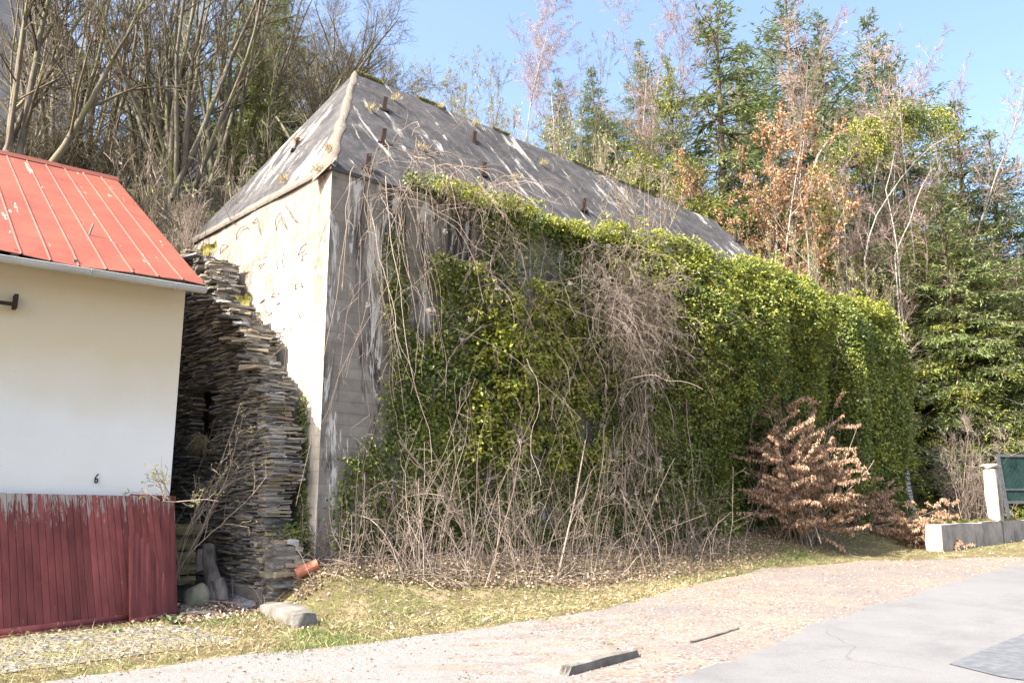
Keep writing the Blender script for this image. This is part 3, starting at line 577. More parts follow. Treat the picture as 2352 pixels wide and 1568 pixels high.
# concrete footing with the block standing out in front
mb = MB(); ft = E0-rt-UU*.10
def rough(mb, o, a, b, c, na, nb, nc, amp):
    import itertools
    base = mb.n; n3 = [(a, na), (b, nb), (c, nc)]
    faces = [(0, 1, 2, 0), (0, 1, 2, 1), (0, 2, 1, 0), (0, 2, 1, 1), (1, 2, 0, 0), (1, 2, 0, 1)]
    for (i0, i1, i2, sd_) in faces:
        A_, na_ = n3[i0]; B_, nb_ = n3[i1]; C_ = n3[i2][0]
        f, h = np.meshgrid(np.linspace(0, 1, na_+1), np.linspace(0, 1, nb_+1)); P = np.asarray(o)+f[..., None]*A_+h[..., None]*B_+C_*sd_
        cc = np.asarray(o)+(np.asarray(a)+b+c)/2
        nn_ = np.stack([wob(P[..., 0]*3+P[..., 2]*2, P[..., 1]*3, 1.7), wob(P[..., 1]*3, P[..., 2]*3+5, 1.9), wob(P[..., 2]*4, P[..., 0]*3+3, 1.7)], -1)
        r = P-cc; ax3 = [np.abs(r@unit(k))/(np.linalg.norm(k)/2) for k in (a, b, c)]; cor = np.clip(sum(ax3)-2.15, 0, 1)
        P = P+nn_*amp-unit(r)*cor[..., None]*.09
        idx = np.arange((na_+1)*(nb_+1)).reshape(nb_+1, na_+1); Q = np.stack([idx[:-1, :-1], idx[:-1, 1:], idx[1:, 1:], idx[1:, :-1]], -1).reshape(-1, 4)
        flip = np.dot(np.cross(A_, B_), C_)*(1 if sd_ else -1) < 0
        mb.quads(P.reshape(-1, 3), Q[:, ::-1] if flip else Q)
rough(mb, ft-zu*.5-VV*.06, VV*3.2, UU*.8, zu*.82, 20, 6, 6, .012)
mb.build('footing', M['conc_foot'], sw)
fb = at(600, 1436); fr_ = at(690, 1456)
mb = MB(); ob = np.array([E0[0], E0[1], 0])
bl = empty('footing_block', at(640, 1440), 'cracked sunlit concrete block lying in the grass before the slate wall end', 'concrete block'); rb = np.array(bl.location[:])
pA = at(592, 1408); pB = at(676, 1446); ax_ = unit((pB-pA)*[1, 1, 0]); L_ = np.linalg.norm((pB-pA)[:2]); pe = np.array([-ax_[1], ax_[0], 0])
mb = MB(); rough(mb, pA-rb-zu*.34, ax_*L_*.95, pe*.36, zu*.48, 22, 12, 12, .022); mb.build('block', M['conc_foot'], bl, smooth=True)
# low rubble stub in front of the bunker corner
rs_ = at(640, 1385); rub = empty('rubble_stub', rs_, 'low sunlit stub of stacked slate at the foot of the tall wall', 'stone wall'); 
mb = MB(); oo = E0+UU*.02-VV*.25-rs_; q = stones_on(oo, unit(UU*.9-VV*.3), VV, .0, .95, lambda z: 0, lambda z: max(.15, .85-.55*z), None, (.035, .08), (.14, .4), .05)
mb.boxes(*q, jit=.012); q = stones_on(oo+VV*.02, VV, UU, .0, .95, lambda z: 0, lambda z: .4, None, (.035, .08), (.12, .3), .04); mb.boxes(*q, jit=.01)
mb.box(oo+UU*.1+VV*.1-zu*.3, UU*.35, VV*.3, zu*1.0); rub_o = mb.build('masonry', M['slate'], rub)
# moss cushion on top of the tall wall
mb = MB()
P = E0-rt+VV*np.linspace(3.3, 6.5, 50)[:, None]+UU*.3+zu*6.5; mossband(mb, P, .45, UU, zu*.6, 5); P = E0-rt+VV*np.linspace(1.75, 2.3, 14)[:, None]+UU*.3+zu*5.15; mossband(mb, P, .3, UU, zu)
mb.build('moss_cushion', M['moss'], sw, smooth=True)

# ------------------------------------------------------------------ the white house with the red roof
HD = unit(np.array([1.2534, 1.0186, 0.])); HN = np.array([HD[1], -HD[0], 0.])
HC = at(369, 1404)
house = empty('white_house', HC-HD*4-HN*2.5, 'white rendered house with red sheet metal roof and house number', 'house'); rh = np.array(house.location[:])
G = hitplane(472, 664, HC+HN*.47, HN)               # end of the gutter
ov = (G-HC)@HD; zg = G[2]
R0 = None; best = 1e9
Ee = G-HN*.02+zu*.07                                # lower roof corner
for rn in np.linspace(1.5, 8, 131):
    for hh in np.linspace(.8, 6, 105):
        P = Ee-HN*rn+zu*hh; px, py = proj(P); e2 = (px-267)**2+(py-412)**2
        if e2 < best: best = e2; R0 = (rn, hh)
(lambda *a: None)('gutter', G, 'overhang', ov, 'roof run/rise', R0, best)
run, rise = R0; HL = 9.0; DEP = 2*(run-.45)
mb = MB(); wt = zg+.02
mb.box(HC-rh-HD*HL-HN*DEP-zu*.4, HD*HL, HN*DEP, zu*(wt+.4))
gx = HC-rh-HN*.0; hgt = (run-.45)*rise/run
wallt = wt-.0
mb.tris([gx+zu*wallt, gx-HN*DEP+zu*wallt, gx-HN*DEP/2+zu*(wallt+hgt)], [(0, 1, 2)])
mb.build('wall', M['stucco'], house)
# corrugated sheets: ribs run down the slope
def corr(E, Aw, upv, slope_len, width, nrm, name):
    rib = .345; prof = []
    x = 0.
    while x < width:
        prof += [(x, 0), (x+rib*.88, 0), (x+rib*.915, .017), (x+rib*.95, .017), (x+rib*.985, 0)]; x += rib
    prof = np.array([p for p in prof if p[0] <= width]+[(width, 0)]); nrow = 12
    f = np.linspace(0, slope_len, nrow); Pn = E+prof[:, 0][:, None]*Aw+prof[:, 1][:, None]*nrm
    V = Pn[None]+f[:, None, None]*upv; m_ = len(prof)
    edge = .018*wob(prof[:, 0], prof[:, 0]*0, 4.)+.015*np.sin(prof[:, 0]*3); V[0] += edge[:, None]*nrm
    i = np.arange(nrow*m_).reshape(nrow, m_); Q = np.stack([i[:-1, :-1], i[:-1, 1:], i[1:, 1:], i[1:, :-1]], -1).reshape(-1, 4)
    uv = np.stack(np.broadcast_arrays(prof[None, :, 0], f[:, None]), -1).reshape(-1, 2)
    Q = Q[:, ::-1] if np.cross(Aw, upv)@nrm < 0 else Q
    mb = MB(); mb.quads(V.reshape(-1, 3)-rh, Q); mb.uv = uv[Q.ravel()]; o = mb.build(name, M['redroof'], house)
    md = o.modifiers.new("sheet", 'SOLIDIFY'); md.thickness = .008; md.offset = -1; return o
upr = -HN*run+zu*rise; sl_ = np.linalg.norm(upr); upr = upr/sl_; nr = np.cross(HD, upr); nr *= np.sign(nr[2])
corr(Ee, -HD, upr, sl_, HL+ov+.3, nr, 'roof_slope')
upb = HN*run+zu*rise; upb = upb/np.linalg.norm(upb); nb_ = np.cross(HD, upb); nb_ *= np.sign(nb_[2])
corr(Ee-HN*2*run, -HD, upb, sl_, HL+ov+.3, nb_, 'roof_slope')
mb = MB(); RP = Ee+upr*sl_
for k in range(9):
    o_ = RP-rh+HD*(.04-k*1.12)+zu*(.03+.008*(k % 2)); mb.quads([o_-HN*-.16-zu*.11, o_+zu*.03, o_-HN*.16-zu*.11, o_-HD*1.14-HN*.16-zu*.11, o_-HD*1.14+zu*.03, o_-HD*1.14+HN*.16-zu*.11], [(0, 1, 4, 5), (1, 2, 3, 4)])
o = mb.build('ridge_cap', M['redroof'], house); mb_uv = None
md = o.modifiers.new("sheet", 'SOLIDIFY'); md.thickness = .01
# rafters, gutter, brackets
mb = MB()
for k in range(14): mb.box(HC-rh-HD*(k*.72+.1)+HN*-.2+zu*(zg-.0), -HD*.07, HN*.52, zu*.10)
mb.box(Ee-rh-HD*.14-zu*.085+upr*.02-nr*.01, -HD*.03, upr*sl_*.98, -nr*.1); mb.build('rafters', M['log'], house)
mb = MB(); n = 9; an = np.linspace(math.pi, 2*math.pi, n); r_ = .075
for rr_, flip in ((r_, 0), (r_-.006, 1)):
    ring = np.stack([np.cos(an)*rr_, np.sin(an)*rr_], 1); A_ = G-rh+HN*.02; P = np.concatenate([[A_+HN*a+zu*b for a, b in ring], [A_-HD*(HL+ov)+HN*a+zu*b for a, b in ring]])
    Q = [(k, k+1, n+k+1, n+k) for k in range(n-1)]; mb.quads(P, [q[::-1] for q in Q] if flip else Q)
mb.tris(np.vstack([[G-rh+HN*.02], [G-rh+HN*.02+HN*a+zu*b for a, b in ring]]), [(0, k+1, k+2) for k in range(n-1)])
tubes(mb, np.stack([G-rh+HN*(.02+r_), G-rh+HN*(.02+r_)-HD*(HL+ov)])[None], np.full((1, 2), .009), 6)
gut = mb.build('gutter', M['zinc'], house, smooth=False)
for k in range(8):
    P = G-rh+HN*.02-HD*(.45+k*1.12); mb = MB(); ring = np.array([P+HN*math.cos(a)*.081+zu*math.sin(a)*.081 for a in np.linspace(math.pi, 2*math.pi, 10)]); tubes(mb, ring[None], np.full((1, 10), .011), 4); mb.build('gutter_bracket', M['zinc'], gut)
# the iron figure 6
P6 = hitplane(221, 1098, HC, HN); s6 = .118
pts = [(.30, 1.0), (.02, .85), (-.22, .52), (-.28, .2), (-.12, -.02), (.12, .02), (.26, .22), (.18, .42), (-.04, .44), (-.2, .28)]
P = resample(np.array([P6-rh+HN*.02+HD*a*s6*.62+zu*(b-.5)*s6 for a, b in pts]), 30); mb = MB(); tubes(mb, P[None], np.full((1, 30), .0085), 6, cap=True); mb.build('house_number', M['iron'], house, smooth=True)
# rusty bracket on the wall
Pb = hitplane(28, 696, HC, HN)-rh; mb = MB(); mb.box(Pb+HN*.0-zu*.09, HD*.045, HN*.16, zu*.19); mb.box(Pb-HD*.9-zu*.06+HN*.10, HD*.9, HN*.05, zu*.045); mb.build('wall_bracket', M['iron'], house)
# little vent pipe on the roof
Pv = hitplane(204, 540, Ee, nr)-rh; mb = MB(); tubes(mb, np.stack([Pv-nr*.02, Pv+zu*.20+HD*.05])[None], np.full((1, 2), .016), 8, cap=True); mb.build('roof_pipe', M['log'], house)

# ------------------------------------------------------------------ leaning red boards
def boards(name, label, bl_, br_, tl, tr, off_top, wd, rails, thick=.03, sub=True):
    BL, BR = at(*bl_), at(*br_); TL = hitplane(*tl, HC+HN*off_top, HN); TR = hitplane(*tr, HC+HN*off_top, HN)
    root = empty(name, (BL+BR)/2, label, 'board panel'); r = np.array(root.location[:]); wv = BR-BL; L = np.linalg.norm(wv); n_ = max(1, int(round(L/wd)))
    nrm = unit(np.cross(wv, TL-BL)); nrm *= -np.sign(nrm@VV)
    mb = MB(); uv = []
    for k in range(n_):
        a, b = k/n_, (k+1)/n_-.0022; P0 = BL+(BR-BL)*a; P1 = BL+(BR-BL)*b; Q0 = TL+(TR-TL)*a; Q1 = TL+(TR-TL)*b; dz = RNG.normal(0, .0012)
        jt = unit(Q0-P0)*RNG.normal(0, .002); F = [P0, P1, Q1+jt, Q0+jt]; F = [f-r+nrm*dz for f in F]; Bk = [f-nrm*thick for f in F]
        mb.quads(F+Bk, [(0, 1, 2, 3), (7, 6, 5, 4), (0, 4, 5, 1), (1, 5, 6, 2), (2, 6, 7, 3), (3, 7, 4, 0)])
        hL = np.linalg.norm(Q0-P0); c4 = [(a*L, 0), (b*L, 0), (b*L, hL), (a*L, hL)]; 
        for q in [(0, 1, 2, 3), (3, 2, 1, 0), (0, 0, 1, 1), (1, 1, 2, 2), (2, 2, 3, 3), (3, 3, 0, 0)]: uv.append([c4[j] for j in q])
    mb.uv = np.concatenate(uv); mb.build('boards', M['redboard'], root)
    up = unit(TL-BL); wx = unit(wv)
    for (dz, hgt, dth, ex) in rails:
        mb = MB(); hL = np.linalg.norm(TL-BL); base = BL-r+up*dz*hL if dz >= 0 else BL-r+up*dz
        e_ = BR-BL if dz < .5 else TR-TL; mb.box(base-wx*ex+nrm*(.004 if dth > 0 else -thick-.004), e_+wx*(ex*2), up*hgt, nrm*dth)
        fc = []; 
        for k in range(6): fc.append([(0, 0), (L, 0), (L, .1), (0, .1)])
        mb.uv = np.concatenate(fc)+[0, 1.25]; mb.build('rail', M['redboard'], root)
    return root, nrm
boards('board_panel', 'narrow red board panel half hidden behind the wide one at its right', (300, 1432), (408, 1411), (298, 1136), (401, 1141), .06, .088, [(.965, .07, .02, .0), (-.0, .06, .02, 0)])
boards('board_panel', 'wide panel of flaking dark red boards leaning on the white house wall', (-130, 1478), (391, 1414), (-130, 1129), (361, 1139), .16, .088, [(0.0, .085, .035, .06), (-.03, .028, .07, .10)])

# planks, log, boulder and scrap in the gap
def plankstack():
    BL = at(404, 1330); root = empty('plank_stack', at(432, 1400), 'stack of mossy rough sawn planks behind the log', 'planks'); r = np.array(root.location[:])
    P0 = hitplane(400, 1200, HC-HN*.5, HN); P1 = hitplane(462, 1200, HC-HN*.5, HN); wx = P1-P0
    ys_ = [1200, 1231, 1266, 1295, 1322]; zs = [hitplane(430, y, HC-HN*.5, HN)[2] for y in ys_]; zs.append(hitplane(430, 1345, HC-HN*.5, HN)[2])
    for k in range(5):
        mb = MB(); o_ = np.array([P0[0], P0[1], zs[k+1]+.015])-r; rough(mb, o_-HN*.03*(k % 2)-unit(wx)*.02*(k % 3), wx*(1-.03*(k % 2)), -HN*.1, zu*(zs[k]-zs[k+1]-.02), 6, 2, 2, .006); mb.build('plank', M['plank'], root)
    mb = MB(); o_ = np.array([P0[0], P0[1], -.1])-r-HN*.12; rough(mb, o_, wx, -HN*.1, zu*(zs[5]+.1), 6, 2, 4, .008); mb.build('backing_board', M['core'], root)
plankstack()
lg = at(492, 1385); log = empty('tree_stump_log', lg, 'gnarled grey log with side stub leaning upright in the gap', 'log')
mb = MB(); top_ = hitplane(478, 1250, lg+VV*.35, -VV)-lg
P = resample(np.array([[.0, 0, -.05], top_*.35+[.03, 0, 0], top_*.7+[-.02, 0, 0], top_]), 16)
rad = np.interp(np.linspace(0, 1, 16), [0, .2, .5, .8, 1], [.115, .12, .13, .12, .10])
tubes(mb, P[None], rad[None], 14, cap=True)
P2 = np.array([[.12, -.03, .03], [.10, 0, .16], [.03, .02, .34]]); tubes(mb, resample(P2, 8)[None], np.linspace(.10, .09, 8)[None], 12, cap=True)
P3 = np.array([top_*.9+[-.12, -.02, 0], top_*.75+[-.17, -.04, 0], top_*.55+[-.15, -.08, 0]]); tubes(mb, resample(P3, 8)[None], np.linspace(.075, .065, 8)[None], 12, cap=True)
for k in range(len(mb.v)): v_ = mb.v[k]; mb.v[k] = v_+.018*np.stack([wob(v_[:, 0]*20, v_[:, 2]*4, 1.), wob(v_[:, 1]*20+3, v_[:, 2]*4, 1.), wob(v_[:, 0]*9, v_[:, 1]*9, 1.)], 1)
mb.build('log', M['log'], log, smooth=True)
def rock(name, label, c, r3, mat, seed, cat='stone'):
    rg = np.random.default_rng(seed); root = None
    n1, n2 = 18, 12; th = np.linspace(0, 2*math.pi, n1, endpoint=False); ph = np.linspace(.02, math.pi-.02, n2); T, Pp = np.meshgrid(th, ph)
    D = np.stack([np.cos(T)*np.sin(Pp), np.sin(T)*np.sin(Pp), np.cos(Pp)], -1)
    r = np.ones(D.shape[:2])
    for k in range(9):
        n_ = unit(rg.normal(0, 1, 3)); c_ = rg.uniform(.62, .9); dd = D@n_; r = np.minimum(r, np.where(dd > .05, c_/np.maximum(dd, .05), 9))
    r = r+.02*wob(T*3, Pp*3, 1.); P = D*r[..., None]*np.array(r3); i = np.arange(n1*n2).reshape(n2, n1); j = np.roll(i, -1, 1)
    mb = MB(); mb.quads(P.reshape(-1, 3), np.stack([i[:-1], i[1:], j[1:], j[:-1]], -1).reshape(-1, 4)); o = mb.build(name, mat, smooth=True); o.location = [float(v) for v in c]
    return tag(o, label, cat)
b_ = at(440, 1394); rock('boulder', 'yellowish grey boulder at the foot of the log', b_+[0, .1, .13], (.22, .16, .24), M['boulder'], 4)
b_ = at(425, 1403); rock('flat_stone', 'flat brown stone lying beside the red boards', b_+[0.02, .02, .02], (.17, .08, .045), M['log'], 6)
b_ = at(460, 1412); rock('flat_stone', 'long flat grey stone lying in front of the boulder', b_+[0, .02, .02], (.30, .09, .04), M['slate'], 7)
b_ = at(704, 1305); rock('pale_stone', 'pale rounded stone at the foot of the bunker corner', at(683, 1290)+[0, 0, .1], (.16, .13, .13), M['boulder'], 9)
sc_ = at(545, 1392); mb = MB(); a_ = at(518, 1376)-sc_; bb_ = at(572, 1402)-sc_; pr_ = unit(np.cross(bb_-a_, zu)); mb.quads([a_+zu*.06-pr_*.06, bb_+zu*.06-pr_*.06, bb_+zu*.02+pr_*.07, a_+zu*.02+pr_*.07, bb_+zu*.10-pr_*.10, a_+zu*.09-pr_*.10], [(0, 1, 2, 3), (5, 4, 1, 0)])
o = mb.build('sheet_scrap', M['sheet']); o.location = [float(v) for v in sc_]; o.modifiers.new('t', 'SOLIDIFY').thickness = .012; tag(o, 'bent scrap of grey sheet metal lying beside the wall footing', 'scrap metal')
cp = at(704, 1322); mb = MB(); ax_ = unit(np.array([.75, .3, .38])); a = np.linspace(0, 2*math.pi, 15)[:-1]; B1 = unit(np.cross(ax_, zu)); B2 = np.cross(ax_, B1)
for rr_, fl in ((.085, 0), (.066, 1)):
    V = np.concatenate([[k*ax_*.17+B1*math.cos(t)*rr_+B2*math.sin(t)*rr_ for t in a] for k in (-1, 1)]); Q = [(k, (k+1) % 14, 14+(k+1) % 14, 14+k) for k in range(14)]; mb.quads(V, [q[::-1] for q in Q] if fl else Q)
V = np.concatenate([[s_*ax_*.17+B1*math.cos(t)*r_+B2*math.sin(t)*r_ for t in a] for s_ in (-1, 1) for r_ in (.085, .066)]); mb.quads(V, [(k, (k+1) % 14, 14+(k+1) % 14, 14+k) for k in range(14)]+[(28+k, 28+(k+1) % 14, 42+(k+1) % 14, 42+k) for k in range(14)])
o = mb.build('clay_pipe', M['clay'], smooth=False); o.location = [float(v) for v in cp+[0, 0, .1]]; tag(o, 'broken orange clay pipe at the foot of the bunker corner', 'pipe')

# ------------------------------------------------------------------ loose kerbs at the road edge
M['gravel_bed'] = simple('packed_gravel', [(.3, (.10, .085, .075)), (.5, (.18, .15, .13)), (.7, (.27, .225, .18))], 22, 8, bs=.6)
def kerb(pa, pb, h, dep, label):
    a, b = at(*pa), at(*pb); d = b-a; pe = unit(np.cross(zu, d)); pe *= np.sign(pe@VV)
    root = empty('kerb_stone', a, label, 'kerb'); mb = MB(); rough(mb, -zu*.15+zu*0, d, pe*dep, zu*(h+.15), 24, 4, 3, .006); mb.build('kerb_stone_body', M['conc_foot'], root)
    n2 = 14; f = np.linspace(0, 1, n2)[:, None]; wn = np.clip(np.minimum(f, 1-f)*9, 0, 1); A_ = d*(f*1.10-.05)+pe*.03+zu*((h-.008)*wn-.03*(1-wn)); B_ = d*(f*1.16-.08)+pe*(.7+.12*np.sin(f*9)); pts = a+B_; B_[:, 2] = ground(pts[:, 0], pts[:, 1])-a[2]-.01; Mi = A_*.5+B_*.5+zu*h*.22*wn; V_ = np.stack([A_, Mi, B_], 1).reshape(-1, 3); i = np.arange(n2*3).reshape(n2, 3); mg = MB(); mg.quads(V_, np.stack([i[:-1, :-1], i[:-1, 1:], i[1:, 1:], i[1:, :-1]], -1).reshape(-1, 4)); mg.build('gravel_bed', M['gravel_bed'], root, smooth=True)
kerb((1304, 1556), (1472, 1510), .10, .12, 'thick concrete kerb stone standing out of the gravel at the road edge')
kerb((1590, 1480), (1702, 1446), .04, .05, 'thin low kerb edge farther along the road')

# ------------------------------------------------------------------ garden wall, pillar and frame at the right
pl = at(2166, 1267); pr2 = at(2352, 1240); gd = unit((pr2-pl)*[1, 1, 0]); gn = np.array([gd[1], -gd[0], 0])
gw = empty('garden_wall', pl, 'low stained concrete garden wall with square rounded end by the road', 'wall'); r = pl
hW = EYE+(ray(2165, 1204)[2]/ray(2165, 1204)[1])*pl[1]-pl[2]
(lambda *a: None)('garden wall height', hW, 'at', pl)
tk = .42
mb = MB(); rough(mb, -zu*.3, gd*3.0, -gn*tk, zu*(hW+.3), 26, 6, 8, .012); mb.build('end_section', M['gwall'], gw)
mb = MB(); rough(mb, gd*3.0-zu*.3-gn*.05, gd*9.0, -gn*(tk-.05), zu*(hW+.33), 60, 6, 8, .012); mb.build('long_section', M['gwall'], gw)
mb = MB(); P = gd*np.linspace(.1, 11.9, 120)[:, None]+zu*(hW+.0)-gn*.2; mossband(mb, P, .24, gn, zu); mb.build('wall_moss', M['moss'], gw, smooth=True)
pp = hitplane(2280, 1195, pl-gn*.30, gn); sdist = (pp-pl)@gd; pw = 34/FPX*pp[1]*.80
mb = MB(); Pp0 = pl+gd*(sdist-pw/2)-gn*.02*0
root = empty('gate_pillar', pl+gd*sdist-gn*.2+zu*hW, 'square pale concrete pillar with flat cap on the garden wall', 'pillar'); rr_ = np.array(root.location[:])
tz = hitplane(2280, 1076, pl-gn*.3, gn)[2]; hp = tz-rr_[2]
mb = MB(); rough(mb, -gd*pw/2+gn*pw/2-zu*.02, gd*pw, -gn*pw, zu*(hp+.02), 6, 6, 14, .006); mb.build('shaft', M['gwall'], root)
mb = MB(); rough(mb, -gd*(pw/2+.04)+gn*(pw/2+.04)+zu*hp, gd*(pw+.08), -gn*(pw+.08), zu*.13, 6, 6, 2, .004); mb.build('cap', M['gwall'], root)
(lambda *a: None)('pillar width', pw, 'height', hp)
# framed ribbed panel behind, at the edge of the frame
q_ = ray(2314, 1145); fp = np.array([q_[0]/q_[1]*27.0, 27.0, 1.6]); fz = float(ground(fp[0], fp[1])); gd0, gn0 = gd, gn; gd = unit(np.array([1., .12, 0])); gn = np.array([gd[1], -gd[0], 0])
root = empty('ribbed_panel', (fp[0], fp[1], float(fz)), 'dark ribbed glass panel in grey frame on the lawn behind the wall', 'panel frame'); rr_ = np.array(root.location[:])
ztop = hitplane(2312, 1042, fp, gn)[2]-rr_[2]; zbot = max(.05, 1.52-rr_[2]); tilt = unit(zu-gd*.07); wdt = 2.2
mb = MB(); fw = .09
mb.box(-gd*.0+tilt*0, gd*fw, -gn*.07, tilt*ztop); mb.box(gd*wdt, gd*fw, -gn*.07, tilt*ztop); mb.box(gd*fw+tilt*(ztop-fw), gd*(wdt-fw), -gn*.07, tilt*fw); mb.box(gd*fw+tilt*zbot, gd*(wdt-fw), -gn*.07, tilt*fw); mb.box(gd*fw+tilt*(zbot+.42), gd*(wdt-fw), -gn*.07, tilt*.06)
M['frame_grey'] = simple('frame_grey', [(.3, (.055, .062, .066)), (.7, (.09, .10, .105))], 4); mb.build('frame', M['frame_grey'], root)
mb = MB(); nrb = 46; 
for k in range(nrb): mb.box(gd*(fw+k*(wdt-fw)/nrb)-gn*.03+tilt*(zbot+fw), gd*(wdt-fw)/nrb*.62, -gn*.02, tilt*(ztop-zbot-2*fw))
mb.box(gd*fw-gn*.055+tilt*(zbot+fw), gd*(wdt-fw), -gn*.006, tilt*(ztop-zbot-2*fw))
M['glass'] = simple('dark_ribbed_glass', [(.3, (.012, .030, .028)), (.7, (.03, .06, .055))], 2, rough=.35, bs=.1); mb.build('ribbed_glass', M['glass'], root)

# ------------------------------------------------------------------ annex at the far end, ivy grown
AN0, AN1, ANH = 18.0, 21.7, 7.45
annex = empty('annex_tower', W((AN0+AN1)/2, -2, 0), 'tapering masonry annex behind the bunker, all but its right edge under ivy', 'building'); ra = np.array(annex.location[:])
mb = MB(); b0 = [W(AN0, .6, 0), W(AN1+.75, .6, 0), W(AN1+.75, -4, 0), W(AN0, -4, 0)]; t0 = [W(AN0+.1, .3, ANH), W(AN1-.1, .3, ANH), W(AN1-.1, -4, ANH), W(AN0+.1, -4, ANH)]
mb.quads(np.array(b0+t0)-ra, [(0, 1, 5, 4), (1, 2, 6, 5), (2, 3, 7, 6), (3, 0, 4, 7), (4, 5, 6, 7)]); mb.build('wall', M['conc_foot'], annex)
O_ = []; A_ = []; B_ = []; C_ = []; z = 0.
M['limewash'] = simple('limewashed_slate', [(.3, (.30, .27, .24)), (.5, (.52, .49, .45)), (.7, (.66, .63, .60))], 9, bs=.9, bd=.03)
while z < 6.5:
    h = RNG.uniform(.06, .12); sx = AN1+.75-.85*z/ANH-.55
    O_.append(W(sx+RNG.normal(0, .02), .66-.3*z/ANH, z)-ra); A_.append(UU*.55); B_.append(-NN*.4); C_.append(zu*h*.85); z += h
mb = MB(); mb.boxes(O_, A_, B_, C_, jit=.015); mb.build('corner_stones', M['limewash'], annex)

# ------------------------------------------------------------------ ivy
def ivy_leafset(mb, P, out, L, m=0, spread=.7, down=.5):
    n = len(P); nn_ = unit(out+RNG.normal(0, spread*.7, (n, 3))+zu*.35); D = RNG.normal(0, spread, (n, 3)); D[:, 2] -= down; D += out*.35
    q_ = RNG.uniform(.5, 1.0, n)+.6*RNG.random(n)**3; leaves(mb, P, D, nn_, L*q_, L*q_*RNG.uniform(.7, 1.0, n), m, fold=.18, mid=.36)
def thick(s, z):
    f = z/(HE+.6*sst(9, 13, s))
    t = .10+.16*sst(1.6, 4, s)+.55*sst(6.6, 8.8, s)
    t = t*(.55+.9*sst(.15, .8, f)-.45*sst(.86, 1.06, f))
    t = t+.16*sst(3, 9, s)*wob(s*1.1, z*1.1, 1.5)*.6+.10*wob(s*2.3+4, z*2.3, 1.7)
    # the mass is undercut near the ground at the far end
    t = t-.85*sst(11.0, 13.5, s)*sst(3.2, 1.4, z-.45*(s-13))
    t = t+(.30*wob(s*.75+3, z*.75, 1.5)+.22*sst(10, 13.5, s)*sst(.2, .7, f))*sst(6.6, 8.8, s)*sst(1.08, .8, f)
    t = t*sst(16.3, 14.6, s)+.06
    return np.clip(t, .03, 1.8)
iv = empty('ivy_hedge', W(9, .5, .3), 'thick mass of green ivy covering the long front of the bunker', 'ivy'); ri = np.array(iv.location[:])
n = 150000; s_ = RNG.uniform(1.2, SL+.1, n); z_ = RNG.uniform(.1, 1, n); z_ = z_*(HE+.15+.55*sst(9, 13, s_))
edge = 1.9+.35*wob(z_*1.0, z_*0, 2.2)+.5*sst(4, 7, z_)-.5*sst(2, .3, z_)
keep = (s_ > edge+RNG.normal(0, .12, n)) & ~((s_ < 5.5) & (z_ > HE-1.0-.25*(s_-2)) & (s_ < 3.2))
# gaps showing dark depth between the clumps
gap = wob(s_*1.0+9, z_*1.2, 1.9)+.5*wob(s_*3, z_*3, 1.3); keep &= ~((gap < -.75) & (RNG.random(n) < .8))
s_, z_ = s_[keep], z_[keep]; t_ = thick(s_, z_); d_ = t_*RNG.uniform(.25, 1.0, len(s_))**.6
P = W(0, 0, 0)+s_[:, None]*UU+d_[:, None]*NN+z_[:, None]*zu
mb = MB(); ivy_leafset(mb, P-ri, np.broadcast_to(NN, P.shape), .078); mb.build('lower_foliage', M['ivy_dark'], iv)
# flowering shoots: clusters standing out of the mass
def clusters(mb, C, rad, cnt, L, out, m=0):
    n = len(C); idx = np.repeat(np.arange(n), cnt); D = rndu(len(idx)); D = unit(D+out[idx]*.8+zu*.35); rr = rad[idx]*RNG.uniform(.55, 1, len(idx)); P = C[idx]+D*rr[:, None]*np.array([1, 1, .8])
    nn_ = unit(D+zu*.4+RNG.normal(0, .3, D.shape)); dd = D*.6+RNG.normal(0, .5, D.shape)-zu*.35; leaves(mb, P, dd, nn_, L*RNG.uniform(.7, 1.3, len(idx)), L*.62*RNG.uniform(.7, 1.2, len(idx)), m, .15, .4)
def shoot_band(nm, mat, n, s0, s1, z0, z1, rad, cnt, L, prob):
    s_ = RNG.uniform(s0, s1, n); z_ = RNG.uniform(z0, z1, n); k = RNG.random(n) < prob(s_, z_); s_, z_ = s_[k], z_[k]; t_ = thick(s_, z_)
    C = W(0, 0, 0)+s_[:, None]*UU+(t_+RNG.uniform(-.12, .06, len(t_)))[:, None]*NN+z_[:, None]*zu; mb = MB(); clusters(mb, C-ri, RNG.uniform(*rad, len(C)), cnt, L, np.broadcast_to(NN, C.shape)); mb.build(nm, mat, iv)
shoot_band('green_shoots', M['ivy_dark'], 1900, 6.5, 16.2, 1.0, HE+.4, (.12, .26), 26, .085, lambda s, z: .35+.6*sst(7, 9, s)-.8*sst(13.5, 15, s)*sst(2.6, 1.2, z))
shoot_band('light_shoots', M['ivy_light'], 1500, 6.8, 16.3, 3.6, HE+.6, (.12, .24), 24, .085, lambda s, z: .12+sst(4.8, 7.1, z)*.8)  # pale mature leaves, more with height; sun on the top partly put into colour
shoot_band('bright_shoots', M['ivy_light'], 520, 2.9, 6.8, 2.2, 5.9, (.14, .30), 34, .10, lambda s, z: np.clip(.25+.8*np.exp(-((s-4.6)/1.1)**2-((z-4.5)/1.0)**2)+.4*np.exp(-((s-3.2)/.7)**2-((z-3.0)/.5)**2), 0, 1))
